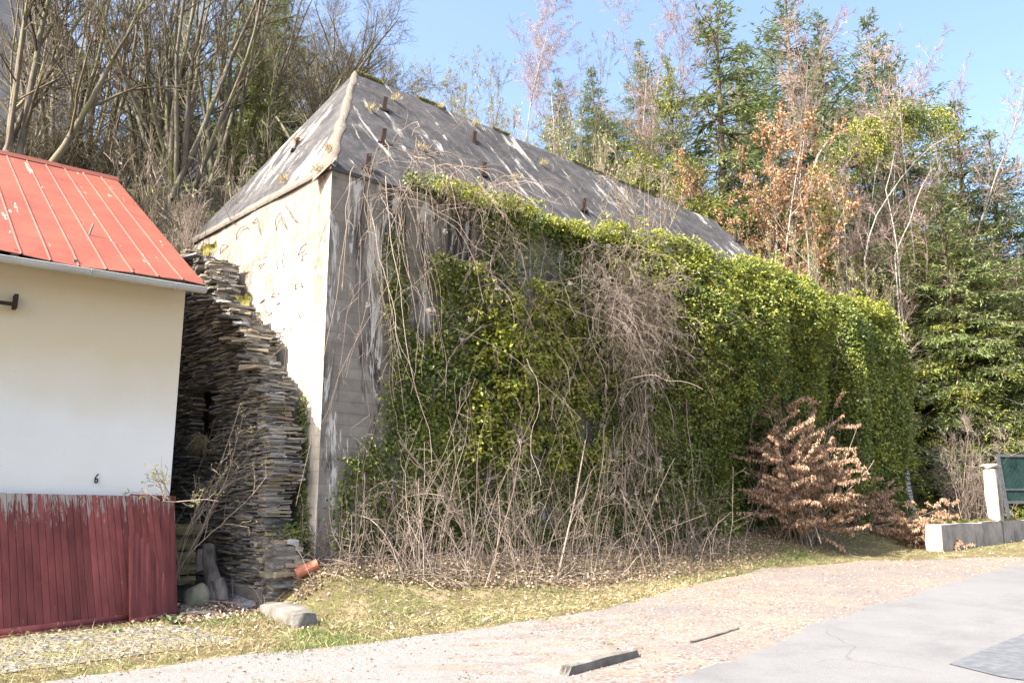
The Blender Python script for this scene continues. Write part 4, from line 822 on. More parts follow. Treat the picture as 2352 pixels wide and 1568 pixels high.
# creeping up over the eaves
def rooftongue(s): return .30+1.30*np.exp(-((s-4.25)/1.0)**2)+.55*np.exp(-((s-2.7)/.5)**2)+.9*np.exp(-((s-16.3)/1.3)**2)+.35*np.exp(-((s-7)/1.5)**2)+.22*np.abs(wob(s*2, s*0+1, 2.3))
upF = unit(np.cross(nf, UU)); upF *= np.sign(upF[2])
n = 26000; s_ = RNG.uniform(1.6, SL, n); tg = rooftongue(s_)*(.7+.5*np.abs(wob(s_*7, s_*0, 1.3))); w_ = RNG.uniform(0, 1, n)**1.5*tg; k = RNG.random(n) < np.clip(1.25-w_/1.3, .12, 1); s_, w_ = s_[k], w_[k]
P = e[0]+s_[:, None]*UU+w_[:, None]*upF+nf*(RNG.uniform(.02, .16, len(s_))*(1-.5*w_))[:, None]; mb = MB(); ivy_leafset(mb, P-ri, np.broadcast_to(nf, P.shape), .07, 0, .5, .2); mb.build('roof_runners', M['ivy_pale'], iv)
sc_ = RNG.uniform(2.2, 16.6, (520, 1)); C = e[0]+sc_*UU+NN*RNG.uniform(-.1, .55, (520, 1))+zu*RNG.uniform(-.12, 1, (520, 1))*(.2+.55*sst(9, 13, sc_))*(1+.7*np.clip(wob(sc_*1.7, sc_*0, 1.5), -.8, 1.2)); mb = MB(); clusters(mb, C-ri, RNG.uniform(.12, .26, 520), 26, .08, np.broadcast_to(unit(NN+zu*1.2), C.shape)); mb.build('crest_shoots', M['ivy_light'], iv)  # pale mature leaves on the crest, sunlight there partly put into their colour
# thin strands near the corner
def strandivy(name, label, lines, per_m, L, wdt, mat, out, root_pt, dens_noise=True):
    root = empty(name, root_pt, label, 'ivy'); r = np.array(root.location[:]); mb = MB(); ms = MB()
    for pts in lines:
        P = resample(np.array(pts), 40); Ln = np.linalg.norm(np.diff(P, axis=0), axis=1).sum(); n = int(per_m*Ln); t = RNG.uniform(0, 39, n); i = t.astype(int); f = (t-i)[:, None]; i2 = np.minimum(i+1, 39)
        Q = P[i]*(1-f)+P[i2]*f; sd_ = np.cross(out, zu); ww = wdt*(.5+.5*np.abs(np.sin(t*.7+len(pts)))); Q = Q+sd_*(RNG.normal(0, .5, n)*ww)[:, None]+out*RNG.uniform(.02, .10, n)[:, None]+zu*RNG.normal(0, .05, (n, 1))
        ivy_leafset(mb, Q-r, np.broadcast_to(out, Q.shape), L, 0, .6, .5); tubes(ms, (P-r+out*.02+RNG.normal(0, .008, P.shape))[None], np.full((1, 40), .010), 4)
    mb.build('leaves', mat, root); ms.build('stem', M['bark'], root, smooth=True)
strandivy('climbing_ivy', 'thin ivy strands climbing the bare concrete beside the bunker corner', [[W(.55, .02, .5), W(.5, .02, 1.6), W(.7, .02, 2.3)], [W(1.35, .02, .5), W(1.25, .02, 2.2), W(1.45, .02, 4.0), W(1.3, .02, 5.4)], [W(.9, .02, .5), W(1.0, .02, 1.5), W(.95, .02, 2.6)], [W(1.7, .02, .6), W(1.9, .02, 2.5), W(1.75, .02, 4.6)], [W(1.6, .02, .5), W(1.75, .02, 2.0), W(1.55, .02, 3.2)], [W(1.45, .02, 4.7), W(1.3, .02, 6.0), W(1.25, .02, 6.3)]], 420, .065, .36, M['ivy_dark'], NN, W(1.1, .1, .5))
strandivy('climbing_ivy', 'pale sunlit ivy strip on the short side next to the slate wall', [[W(0, -.12, .5), W(0, -.30, 1.3), W(0, -.42, 2.1), W(0, -.50, 3.3)], [W(0, -.35, .9), W(0, -.5, 2.0), W(0, -.55, 2.6)]], 300, .06, .20, M['ivy_pale'], -UU, W(-.1, -.3, .5))
strandivy('climbing_ivy', 'small dark ivy patch hanging on the lower slate wall end', [[E0+UU*.35-VV*.06+zu*1.15, E0+UU*.5-VV*.06+zu*.7, E0+UU*.7-VV*.1+zu*.4], [E0+UU*.2-VV*.06+zu*1.25, E0+UU*.55-VV*.06+zu*1.0]], 260, .07, .3, M['ivy_dark'], -VV, E0+UU*.4-VV*.1+zu*.3)
# ivy on the annex
ia = empty('ivy_hedge', W(21.5, .8, .3), 'rounded tower of ivy beyond the crease at the far end', 'ivy'); r = np.array(ia.location[:])
n = 42000; s_ = RNG.uniform(AN0-.5, AN1+.25, n); z_ = RNG.uniform(.5, ANH+.45, n); rs2 = (AN1+.45-.75*z_/ANH); k = s_ < rs2-.0+.15*wob(z_, z_*0, 2); s_, z_ = s_[k], z_[k]
ta = .45+.4*sst(.1, .6, z_/ANH)-.5*sst(.86, 1.06, z_/ANH)-.4*sst(AN1-.6, AN1+.3, s_)+.2*wob(s_*1.6, z_*1.3, 1.5); 
P = W(0, .35, 0)+s_[:, None]*UU+(np.clip(ta, .05, 2)*RNG.uniform(.5, 1, len(s_)))[:, None]*NN+z_[:, None]*zu
mb = MB(); ivy_leafset(mb, P-r, np.broadcast_to(NN, P.shape), .09); mb.build('foliage', M['ivy_dark'], ia)
n = 12000; z_ = RNG.uniform(.5, ANH+.1, n); nn2 = RNG.uniform(-.6, 1.15, n); P = W(AN0-.5, 0, 0)+nn2[:, None]*NN+z_[:, None]*zu+RNG.normal(0, .08, (n, 3)); mb = MB(); ivy_leafset(mb, P-r, np.broadcast_to(-UU, P.shape), .085); mb.build('shaded_foliage', M['ivy_dark'], ia)
C = W(0, .2, 0)+RNG.uniform(AN0, AN1, (260, 1))*UU+RNG.uniform(-.8, .75, (260, 1))*NN+zu*RNG.uniform(ANH-.2, ANH+.5, (260, 1)); mb = MB(); clusters(mb, C-r, RNG.uniform(.15, .3, 260), 28, .095, np.broadcast_to(unit(NN+zu*1.5), C.shape)); 
C2 = W(AN1, .2, 0)+RNG.uniform(-.5, .55, (70, 1))*UU+RNG.uniform(-.2, .8, (70, 1))*NN+zu*RNG.uniform(1.2, ANH+.2, (70, 1)); C2 = C2+UU*(.55*(1-(C2[:, 2:3])/ANH)); clusters(mb, C2-r, RNG.uniform(.12, .32, 70), 26, .09, np.broadcast_to(unit(NN+UU), C2.shape)); nc = 240; zc = RNG.uniform(2.5, ANH, nc); C = W(0, .2, 0)+RNG.uniform(AN0+.4, AN1-.2, (nc, 1))*UU+(.75-.4*sst(.8, 1.05, zc/ANH))[:, None]*NN+zu*zc[:, None]; clusters(mb, C-r, RNG.uniform(.12, .26, nc), 24, .09, np.broadcast_to(NN, C.shape)); mb.build('light_shoots', M['ivy_light'], ia)

# ------------------------------------------------------------------ bare vines and brambles
def tangle(name, label, cat, P0, D0, L, n, wig, trop, ts, rad, mat, root_pt, kids=3, kidlen=.35, group=None, fluff=0, surf=None):
    root = empty(name, root_pt, label, cat, group); r = np.array(root.location[:])
    P = walk(P0, D0, L, n, wig, trop, ts)
    if surf is not None: P = surf(P)
    R_ = taper(rad, n, .45); mb = MB(); tubes(mb, P-r, R_, 4); tk = float(np.mean(ts))
    if kids:
        S, D, l2, r2 = offshoots(P, R_, kids, .15, 1, .9, kidlen, L, .55); Q = walk(S, D, l2, 7, wig*1.1, trop, tk)
        if surf is not None: Q = surf(Q)
        tubes(mb, Q-r, taper(np.maximum(r2, .0032), 7, .5), 3)
        S, D, l3, r3 = offshoots(Q, taper(r2, 7), 2, .2, 1, .9, .45, l2, .6); Q3 = walk(S, D, l3, 4, wig, trop, tk); tubes(mb, Q3-r, taper(np.maximum(r3, .0025), 4, .6), 3)
    mb.build('stems', mat, root)
    for k in range(fluff):
        c_ = P[RNG.integers(0, len(P)), RNG.integers(n//2, n)]-r+RNG.normal(0, .02, 3)+NN*.03; D = rndu(40); mf = MB(); leaves(mf, c_+D*.008+RNG.normal(0, .010, (40, 3)), D, rndu(40), .042, .014, 0, 0, .5); mf.build('seed_head', M['fluff'], root)
    return root
def keep_out(P):                                     # stay outside wall and ivy
    s, n = sn(P); z = P[..., 2]; t = np.where((s > 0) & (s < SL) & (z < HE), thick(np.clip(s, 0, SL), np.clip(z, 0, HE))*.8, -9)
    d = np.maximum(0, t-n); d = np.where(z < HE+.1, d, 0)
    P = P+d[..., None]*NN
    rz = HE+.04+np.clip(-n, 0, 3)*(HR-HE)/hw; over = (z > HE-.1) & (n < .05) & (s > 0); P = P.copy(); P[..., 2] = np.where(over, np.maximum(P[..., 2], rz), P[..., 2]); return P
# (1) curtain hanging over the near corner
m_ = 80; P0 = e[0]+UU*RNG.uniform(.6, 3.6, (m_, 1))+NN*RNG.uniform(.0, .35, (m_, 1))+zu*RNG.uniform(-.5, .75, (m_, 1)); D0 = NN*.7+UU*RNG.normal(0, .8, (m_, 1))+zu*RNG.uniform(-.2, .7, (m_, 1))
tangle('bare_vine', 'grey leafless vine tangle curling over the roof edge at the near corner', 'vine', P0, D0, RNG.uniform(.8, 2.6, m_), 14, .20, (0, 0, -1), .15, RNG.uniform(.004, .009, m_), M['twig_pale'], W(2, .3, HE), 4, .35, surf=keep_out)
m_ = 30; P0 = e[0]+UU*RNG.uniform(.2, 2.2, (m_, 1))+NN*RNG.uniform(.05, .3, (m_, 1))+zu*RNG.uniform(-.9, .1, (m_, 1)); D0 = NN*.2+UU*RNG.normal(-.1, .35, (m_, 1))-zu
tangle('bare_vine', 'long bare vines dangling down the exposed concrete by the corner', 'vine', P0, D0, RNG.uniform(2.0, 5.2, m_), 18, .10, (0, 0, -1), .07, RNG.uniform(.004, .009, m_), M['twig_pale'], W(1.2, .3, HE-.5), 4, .14, fluff=5, surf=keep_out)
# (2) pale mat in the middle and its tail
m_ = 340; P0 = W(0, 0, 0)+UU*RNG.normal(7.0, .65, (m_, 1))+NN*RNG.uniform(.5, 1.0, (m_, 1))+zu*RNG.normal(6.0, .45, (m_, 1)); D0 = UU*RNG.normal(0, 1, (m_, 1))+zu*RNG.normal(0, .7, (m_, 1))+NN*.3
tangle('bare_vine', 'dense beige mat of leafless clematis on the middle of the ivy', 'vine', P0, D0, RNG.uniform(.8, 2.2, m_), 13, .22, (0, 0, -1), .12, RNG.uniform(.003, .006, m_), M['twig_pale'], W(7, .9, 6), 5, .4, fluff=14, surf=keep_out)
m_ = 80; P0 = W(0, 0, 0)+UU*RNG.normal(7.0, .45, (m_, 1))+NN*RNG.uniform(.6, 1.1, (m_, 1))+zu*RNG.uniform(2.2, 5.8, (m_, 1)); D0 = UU*RNG.normal(-.2, .5, (m_, 1))-zu+NN*.2
tangle('bare_vine', 'tail of bare clematis with white seed heads hanging below the mat', 'vine', P0, D0, RNG.uniform(.8, 2.4, m_), 13, .17, (0, 0, -1), .10, RNG.uniform(.004, .010, m_), M['twig_pale'], W(7, .9, 3.5), 4, .35, fluff=34, surf=keep_out)
# (3) vines over the left part of the ivy
m_ = 75; P0 = W(0, 0, 0)+UU*RNG.uniform(2.0, 6.8, (m_, 1))+NN*RNG.uniform(.35, .75, (m_, 1))+zu*RNG.uniform(3.6, HE+.1, (m_, 1)); D0 = UU*RNG.normal(0, .55, (m_, 1))-zu*RNG.uniform(-.2, 1, (m_, 1))+NN*.15
tangle('bare_vine', 'net of thin bare vines spread over the left half of the ivy', 'vine', P0, D0, RNG.uniform(1.0, 3.6, m_), 16, .13, (0, 0, -1), .07, RNG.uniform(.003, .007, m_), M['twig_pale'], W(4.5, .6, 5), 4, .25, fluff=12, surf=keep_out)
m_ = 40; P0 = W(0, 0, 0)+UU*RNG.uniform(8.5, 18, (m_, 1))+NN*RNG.uniform(.9, 1.15, (m_, 1))+zu*RNG.uniform(2.0, 6.5, (m_, 1)); D0 = UU*RNG.normal(0, .35, (m_, 1))-zu+NN*.15
tangle('bare_vine', 'few scattered bare vines on the far green ivy', 'vine', P0, D0, RNG.uniform(.8, 2.2, m_), 12, .11, (0, 0, -1), .05, RNG.uniform(.005, .010, m_), M['twig_pale'], W(13, 1, 4), 4, .3, fluff=6, surf=keep_out)
# (4) bramble clumps along the foot
def bramble(px, py, wid, m_, hmin, hmax, lab, grp=None, up=.0):
    c = at(px, py); m_ = int(m_*.6); P0 = c+UU*RNG.normal(0, wid, (m_, 1))+VV*RNG.uniform(-.1, 1.3, (m_, 1)); P0[:, 2] = ground(P0[:, 0], P0[:, 1])-.03
    m2 = m_; D0 = zu*1.0+UU*RNG.normal(0, .30, (m_, 1))+VV*RNG.uniform(-.2, .45, (m_, 1)); L = RNG.uniform(hmin, hmax, m_)
    return tangle('bramble_clump', lab, 'bramble', P0, D0, L, 14, .075, (0, 0, -1), RNG.uniform(-.03, .12, m_), .0028+.009*RNG.random(m_)**2.2, M['twig_pale'], c, 4, .2, grp, surf=keep_out)
G1 = 'bare brambles along the foot of the ivy'; L1 = 'clump of tall leafless bramble stems at the foot of the ivy'
for k, (px, py, hm) in enumerate(((1130, 1345, 3.2), (1240, 1345, 3.4), (1345, 1342, 3.4), (1440, 1336, 3.2), (1530, 1322, 2.9), (1620, 1305, 2.6), (1690, 1288, 2.4))):
    bramble(px, py, .42, 62, .6, hm, L1, G1)
bramble(800, 1320, .45, 70, .3, 1.3, 'low tangle of dry stems heaped against the bunker corner')
bramble(930, 1345, .45, 85, .4, 2.2, 'reddish arching bramble stems left of the tall bramble row')
bramble(1040, 1350, .40, 75, .4, 2.8, 'bramble clump with thick leaning stems beside the tall bramble row')
# thick leaning dead stems
def deadstem(p0, p1, r, label):
    a = at(*p0); b = hitplane(p1[0], p1[1], W(0, .9, 0), NN); root = empty('dead_stem', a, label, 'branch'); P = resample(np.array([a, a*.5+b*.5+zu*.1+UU*.08, b]), 12)-a; mb = MB(); tubes(mb, P[None], np.linspace(r, r*.5, 12)[None], 7); mb.build('stem', M['twig_pale'], root, smooth=True)
    S, D, l2, r2 = offshoots(P[None], np.linspace(r, r*.5, 12)[None], 12, .2, 1, .7, .3, np.array([2.5])); mk = MB(); tubes(mk, walk(S, D, l2, 8, .12), taper(np.maximum(r2*.5, .004), 8), 3); mk.build('twigs', M['twig_pale'], root)
deadstem((1120, 1300), (915, 1010), .032, 'thick pale dead stem leaning left across the ivy foot')
deadstem((1280, 1330), (1345, 1010), .022, 'slender pale upright stem in the middle of the brambles')

# ------------------------------------------------------------------ trees
def tree_mesh(H, r0, nst, spread, l1=9, l2=7, l3=6, kup=.03, bark='bark', tw='twig', crown_lo=.25, leafn=0, leafmat_=None, droop=0., wig=.06, blen=.42, twl=.5, leafL=.07, ang=.75, fine=1.):
    "bare tree: trunk mesh, crown mesh (and a leaf mesh)"
    n = 14; D0 = unit(np.stack([RNG.normal(0, spread, nst), RNG.normal(0, spread, nst), np.ones(nst)], 1)); P0 = np.stack([RNG.normal(0, .18*(nst > 1), nst), RNG.normal(0, .18*(nst > 1), nst), np.full(nst, -.3)], 1)
    L = H*RNG.uniform(.75, 1.0, nst); L[0] = H; T = walk(P0, D0, L, n, wig, (0, 0, 1), kup); R_ = taper(r0*RNG.uniform(.55, 1, nst), n, .12)
    mt = MB(); tubes(mt, T, R_, 7)
    mc = MB(); S, D, a, r = offshoots(T, R_, l1, crown_lo, .98, ang, blen, L, .5); B1 = walk(S, D, a, 10, wig*1.5, (0, 0, 1), .05-droop*.3); tubes(mc, B1, taper(r, 10, .2), 4)
    R1 = taper(r, 10, .2); S, D, a2, r2 = offshoots(B1, R1, l2, .2, 1, .7, blen*1.05, a, .6); r2 = np.maximum(r2, .007*fine); B2 = walk(S, D, a2, 7, wig*2, (0, 0, 1), .04-droop); tubes(mc, B2, taper(r2, 7, .35), 3)
    R2 = taper(r2, 7, .35); S, D, a3, r3 = offshoots(B2, R2, l3, .15, 1, .7, twl, a2, .6); r3 = np.maximum(r3, .0055*fine); B3 = walk(S, D, np.maximum(a3, .18), 5, wig*2.2, (0, 0, 1), .03-droop*1.5); tubes(mc, B3, taper(r3, 5, .5), 3)
    out = [('trunk', mt.build('trunk', M[bark], smooth=True, link=False)), ('crown', mc.build('crown', M[tw], link=False))]
    if leafn:
        ml = MB(); i = RNG.integers(0, len(B3), leafn); j = RNG.integers(1, 5, leafn); P = B3[i, j]; leaves(ml, P, rndu(leafn)-zu*.8*(droop > -1), rndu(leafn), leafL*RNG.uniform(.6, 1.2, leafn), leafL*.6, 0, .15); out.append(('leaves', ml.build('leaves', M[leafmat_], link=False)))
    return out, H
def conifer_mesh(H, Rb, mat='spruce', whorls=34, per=7, lo=.02, droop=.25, sprig=.24, dens=1., shape=.85, irr=.2, gap=0.):
    n = 10; mt = MB(); T = walk(np.array([[0, 0, -.3]]), np.array([[0, 0, 1.]]), np.array([H+.3]), n, .012); tubes(mt, T, np.linspace(H*.014, .01, n)[None], 7)
    zz = []; 
    for k in range(whorls): zz += [(lo+(1-lo)*((k+RNG.uniform(0, .8))/whorls)**.92)]*per
    zz = np.clip(np.array(zz), 0, .992); m = len(zz); zz = np.clip(zz+RNG.normal(0, .008, m), 0, .995)
    if gap: k = RNG.random(m) > gap; zz = zz[k]; m = len(zz)
    rr = Rb*np.clip((1-zz), .01, 1)**shape*(1+RNG.normal(0, irr, m)); rr *= 1-.35*np.clip((.15-zz)/.15, 0, 1); rr = np.maximum(rr, .18); az = RNG.uniform(0, 2*math.pi, m)
    el = np.interp(zz, [0, .6, 1], [-.15, .12, .9])+RNG.normal(0, .10, m)
    D = np.stack([np.cos(az)*np.cos(el), np.sin(az)*np.cos(el), np.sin(el)], 1); i = zz*(n-1); ii = np.clip(i.astype(int), 0, n-2); P0 = T[0, ii]*(1-(i-ii))[:, None]+T[0, ii+1]*(i-ii)[:, None]
    nb = 9; B = np.zeros((m, nb, 3)); t = np.linspace(0, 1, nb); B = P0[:, None]+D[:, None]*rr[:, None, None]*t[None, :, None]; B[..., 2] += -droop*rr[:, None]*(t**2-.75*t**4)[None]*1.6
    B += RNG.normal(0, .02, B.shape)*rr[:, None, None]*t[None, :, None]
    mc = MB(); tubes(mc, B, taper(.012+.010*rr, nb, .3), 3, 1)
    # sprays: laterals on both sides of each branch, sprigs along them
    cnt = np.maximum(3, (rr/.17*dens)).astype(int); idx = np.repeat(np.arange(m), cnt*2); t = RNG.uniform(.12, 1, len(idx)); i = t*(nb-1); ii = np.clip(i.astype(int), 0, nb-2); f = (i-ii)[:, None]
    S = B[idx, ii]*(1-f)+B[idx, ii+1]*f; Tn = unit(B[idx, ii+1]-B[idx, ii]); side = unit(np.cross(Tn, zu))*np.where(RNG.random(len(idx)) < .5, 1, -1)[:, None]
    Ld = unit(Tn*.75+side*RNG.uniform(.5, 1.1, (len(idx), 1))-zu*RNG.uniform(0, .5, (len(idx), 1))); ll = (.10+.34*(1-t)*rr[idx]).clip(.12, 1.1)
    ns = np.maximum(2, (ll/.10*dens)).astype(int); k = np.repeat(np.arange(len(idx)), ns); u = RNG.uniform(0, 1, len(k)); P = S[k]+Ld[k]*(ll[k]*u)[:, None]; P[:, 2] -= .25*droop*(ll[k]*u)
    dd = unit(Ld[k]+RNG.normal(0, .45, (len(k), 3))-zu*.15); nn_ = unit(zu+RNG.normal(0, .5, (len(k), 3))); leaves(mc, P, dd, nn_, sprig*RNG.uniform(.5, 1.15, len(k)), sprig*RNG.uniform(.15, .27, len(k)), 0, .1, .45)
    return [('trunk', mt.build('trunk', M['bark'], smooth=True, link=False)), ('crown', mc.build('crown', [M[mat], M['bark']], link=False))], H
def plant(tpl, name, px, d, topy, label, cat='tree', group=None, wf=1., rz=None, lean=(0, 0), mats=None, basey=None, ym=None):
    parts, H = tpl; ym = ym if ym is not None else (topy+900)/2
    q = ray(px, ym); x = q[0]/q[1]*d
    if basey is None: z0 = float(ground(x, d))
    else:
        z0 = EYE+ray(px, basey)[2]/ray(px, basey)[1]*d; gz = float(ground(x, d))
        if name != 'sapling' and z0 > gz-.3:
            zt_ = EYE+ray(px, topy)[2]/ray(px, topy)[1]*d; wf = wf*((zt_-z0)/(zt_-gz+.2))**(.25 if len(parts[1][1].materials) > 1 else .7); z0 = gz-.2
    zt = EYE+ray(px, topy)[2]/ray(px, topy)[1]*d; sc = max(.15, (zt-z0)/H)
    r = empty(name, (x, d, z0), label, cat, group, RNG.uniform(0, 6.28) if rz is None else rz); r.scale = (sc*wf, sc*wf, sc)
    if lean != (0, 0):
        from mathutils import Matrix
        r.rotation_mode = 'XYZ'; r.rotation_euler = (lean[0], lean[1], r.rotation_euler.z if rz is None else rz)
    for nm, me in parts:
        o = bpy.data.objects.new(nm, me); col.objects.link(o); o.parent = r
        if mats and nm in mats: o.material_slots[0].link = 'OBJECT'; o.material_slots[0].material = M[mats[nm]]
    return r
TW = {}
TW['coppice'] = tree_mesh(12, .105, 13, .20, 8, 7, 7, .05, 'bark_moss', 'twig', .22, blen=.28)
TW['coppice2'] = tree_mesh(12, .10, 8, .14, 9, 8, 7, .05, 'bark_moss', 'twig', .15, blen=.27)
TW['slender'] = tree_mesh(12, .085, 3, .08, 14, 8, 7, .05, 'bark', 'twig', .2, blen=.25)
TW['spreading'] = tree_mesh(11, .14, 5, .34, 11, 9, 8, .03, 'bark_moss', 'twig', .2, blen=.42)
TW['birch'] = tree_mesh(14, .10, 1, .04, 34, 12, 10, .03, 'birch', 'twig_pink', .25, droop=.05, blen=.30, wig=.05, ang=.6, fine=1.0)
TW['birch_clump'] = tree_mesh(14, .085, 5, .15, 16, 11, 9, .02, 'birch', 'twig_pink', .25, droop=.06, blen=.28, wig=.05, ang=.6, fine=1.0)
TW['haze'] = tree_mesh(7, .035, 10, .22, 8, 7, 6, .05, 'twig_pale', 'twig_pale', .1, leafn=2600, leafmat_='bud', blen=.34, leafL=.075, fine=.8)
TW['beech'] = tree_mesh(11, .09, 3, .14, 16, 9, 8, .03, 'birch', 'twig_pale', .12, leafn=14000, leafmat_='beech_leaf', blen=.34, leafL=.095)
TW['bush'] = tree_mesh(3.2, .03, 11, .33, 5, 5, 4, .04, 'twig_pale', 'twig_pale', .1, leafn=260, leafmat_='bud', blen=.4, leafL=.045)
TW['barebush'] = tree_mesh(3.2, .025, 14, .38, 5, 5, 4, .02, 'twig', 'twig', .1, blen=.45)
CN = {}
CN['spruce'] = conifer_mesh(15, 3.4, 'spruce', 38, 9, .02, .38, .165, 1.55)
CN['fir'] = conifer_mesh(15, 3.6, 'fir', 34, 9, .02, .16, .165, 1.55, .80, .3)
CN['dense'] = conifer_mesh(10, 3.6, 'yellow_conifer', 28, 9, .0, .30, .16, 1.5, .6, .28)
CN['ragged'] = conifer_mesh(15, 2.2, 'spruce', 34, 7, .05, .6, .20, 1.4, .45, .5, .12)
CN['darkdense'] = conifer_mesh(10, 3.4, 'spruce', 28, 9, .0, .35, .17, 1.45, .65, .3)

# left slope: bare multi-stemmed trees
GL = 'bare multi-stemmed trees on the slope above the red roof'
plant(TW['spreading'], 'bare_tree', 40, 17.5, -420, 'mossy bare tree with thick forking limbs at the far left edge', basey=420, wf=.8)
plant(TW['coppice2'], 'bare_tree', 165, 21, -330, 'bare tree with pale sunlit stems before the grey gable', basey=400)
plant(TW['slender'], 'bare_tree', 245, 22, -380, 'slim twin-stemmed bare tree right of the grey gable', basey=400)
plant(TW['coppice2'], 'bare_tree', 330, 23, -330, 'bare multi-stemmed tree above the end of the red ridge', basey=420)
plant(TW['coppice'], 'bare_tree', 430, 21.5, -300, 'big bare tree with many upright fanning stems left of the roof peak', basey=430, wf=1.1)
plant(TW['coppice'], 'bare_tree', 520, 22.5, -260, 'big bare tree whose many stems lean right towards the roof peak', basey=420, wf=1.1, rz=2.1, lean=(0, .16))
plant(TW['slender'], 'bare_tree', 600, 24, -260, 'slender bare tree standing in the dark ivy by the roof slope', basey=400)
plant(TW['spreading'], 'bare_tree', 690, 26, -60, 'bare tree with long boughs sweeping right over the roof peak', basey=380, wf=1.25, lean=(0, .30), rz=.5)
plant(TW['slender'], 'bare_tree', 95, 25, -300, 'slender bare tree rising past the dark gable edge', basey=380)
for k, (px, d, ty) in enumerate(((60, 28, -200), (200, 30, -160), (290, 31, -200), (380, 32, -180), (470, 33, -120), (560, 34, -60), (640, 33, -20), (730, 35, 40))):
    plant(TW['coppice2' if k % 2 else 'slender'], 'bare_tree', px, d, ty, 'bare tree in the thicket of stems high on the left slope', group=GL, basey=360)
GU = 'leafing bushes on the bank between the roofs'
for k, (px, d, ty, by) in enumerate(((330, 17, 350, 500), (385, 18, 330, 520), (430, 17.5, 340, 530), (480, 19, 300, 480), (540, 20, 280, 430), (380, 16, 420, 560))):
    plant(TW['bush' if k % 2 else 'barebush'], 'budding_bush', px, d, ty, 'bush with pale twigs and yellow-green buds between red roof and bunker', 'bush', GU, basey=by, wf=1.25)
for k, (px, d, ty) in enumerate(((20, 20, 200), (90, 20, 240), (150, 21, 230), (220, 22, 240), (260, 21, 250), (330, 24, 230), (410, 25, 200))):
    plant(TW['barebush'], 'bare_bush', px, d, ty, 'dense bare brown bush on the slope behind the red ridge', 'bush', 'bare bushes behind the red ridge', basey=400, wf=1.7)
plant(TW['bush'], 'sapling', 425, 14.5, 420, 'small sapling rooted in the moss on top of the slate wall', 'bush', basey=556, wf=.5)
plant(TW['spreading'], 'bare_tree', 745, 27, 30, 'low spreading bare tree just left behind the roof peak', basey=330, wf=1.3, rz=2.2)
plant(TW['spreading'], 'bare_tree', 800, 31, 20, 'bare tree whose crown shows above the roof peak', basey=280, wf=1.6, rz=4.)
plant(TW['haze'], 'bare_tree', 700, 29, 90, 'pale twiggy tree beside the left hip of the roof', basey=300, wf=1.2)
# evergreens behind them
plant(CN['darkdense'], 'ivy_clad_tree', 585, 22.5, 120, 'dark evergreen mass of ivy on a trunk beside the roof slope', 'tree', basey=500, wf=0.74, mats={'crown': 'ivy_dark'})
plant(CN['darkdense'], 'ivy_clad_tree', 520, 24, 230, 'lower ivy-grown trunk left of the dark evergreen mass', 'tree', basey=460, wf=0.54, mats={'crown': 'ivy_dark'})
plant(CN['spruce'], 'spruce', 640, 30, -60, 'dark spruce seen through the bare boughs left of the roof peak', basey=380, wf=1.31)
plant(CN['spruce'], 'spruce', 560, 33, -160, 'tall dark spruce rising out of frame behind the leaning stems', basey=380, wf=1.22)
plant(CN['fir'], 'fir', 300, 36, 60, 'green fir glimpsed through the stems above the red ridge', basey=380, wf=0.96)
plant(CN['fir'], 'fir', 400, 38, -60, 'tall green fir deep behind the upright stems', basey=380, wf=0.88)
# skyline behind the roof, left to right
plant(TW['haze'], 'bare_tree', 960, 30, 150, 'fine twiggy bare tree just right of the roof peak', wf=1.0, basey=320)
plant(TW['haze'], 'bare_tree', 1050, 31, 130, 'fine twiggy bare tree left of the tall birch', wf=1.0, basey=360)
plant(TW['haze'], 'bare_tree', 880, 32, 110, 'fine twiggy bare tree right behind the roof peak', wf=1.0, basey=300)
plant(TW['birch'], 'birch', 1193, 31, -25, 'tallest pale birch standing behind the middle of the ridge', basey=430)
plant(TW['birch'], 'birch', 1262, 32, 10, 'reddish-twigged birch just right of the tallest birch', basey=440, wf=1.1)
plant(TW['slender'], 'bare_tree', 1345, 33, 70, 'bare tree with grey upright twigs between birches and yellow conifer', basey=440, wf=.8)
plant(TW['slender'], 'bare_tree', 1130, 33, 110, 'grey bare tree left of the tallest birch', basey=400, wf=.9)
GS = 'budding shrubs along the back of the ridge'
for px, ty, by in ((1120, 215, 400), (1190, 235, 420), (1250, 250, 450), (1320, 260, 470), (1395, 300, 480), (1060, 210, 370)):
    plant(TW['haze'], 'budding_bush', px, 27, ty, 'light green budding shrub just behind the bunker ridge', 'bush', GS, basey=by+30, wf=1.2)
plant(CN['spruce'], 'spruce', 1292, 40, 170, 'dark green spruce behind the shrubs at mid ridge', basey=640, wf=1.40)
plant(CN['spruce'], 'spruce', 1385, 42, 150, 'pointed spruce between the bare trees and the leaning birches', basey=640, wf=1.40)
plant(CN['darkdense'], 'spruce', 1400, 36, 260, 'broad dark spruce low behind the ridge', basey=600, wf=1.35)
plant(CN['fir'], 'fir', 1475, 42, 90, 'green fir behind the leaning birches', basey=640, wf=1.22)
plant(TW['birch_clump'], 'birch', 1490, 37, 40, 'clump of white birches leaning left above the ridge', basey=520, lean=(0, -.10), rz=1., wf=1.0)
plant(TW['birch'], 'birch', 1560, 38, 55, 'pink-twigged birch behind the yellow conifer', basey=520, wf=1.2)
plant(CN['dense'], 'yellow_conifer', 1560, 35, 130, 'tall thin yellow-green conifer in front of the birches', basey=640, wf=0.57)
plant(CN['dense'], 'yellow_conifer', 1500, 32, 330, 'low yellow-green conifer peeping over the ridge', basey=640, wf=1.28)
plant(CN['dense'], 'yellow_conifer', 1590, 31, 360, 'brightest yellow conifer over the ridge beside the orange beech', basey=700, wf=1.08)
plant(CN['ragged'], 'spruce', 1640, 36, 25, 'tall narrow spruce with a bent ragged tip', basey=600, wf=1.66, lean=(0, .03), rz=0.)
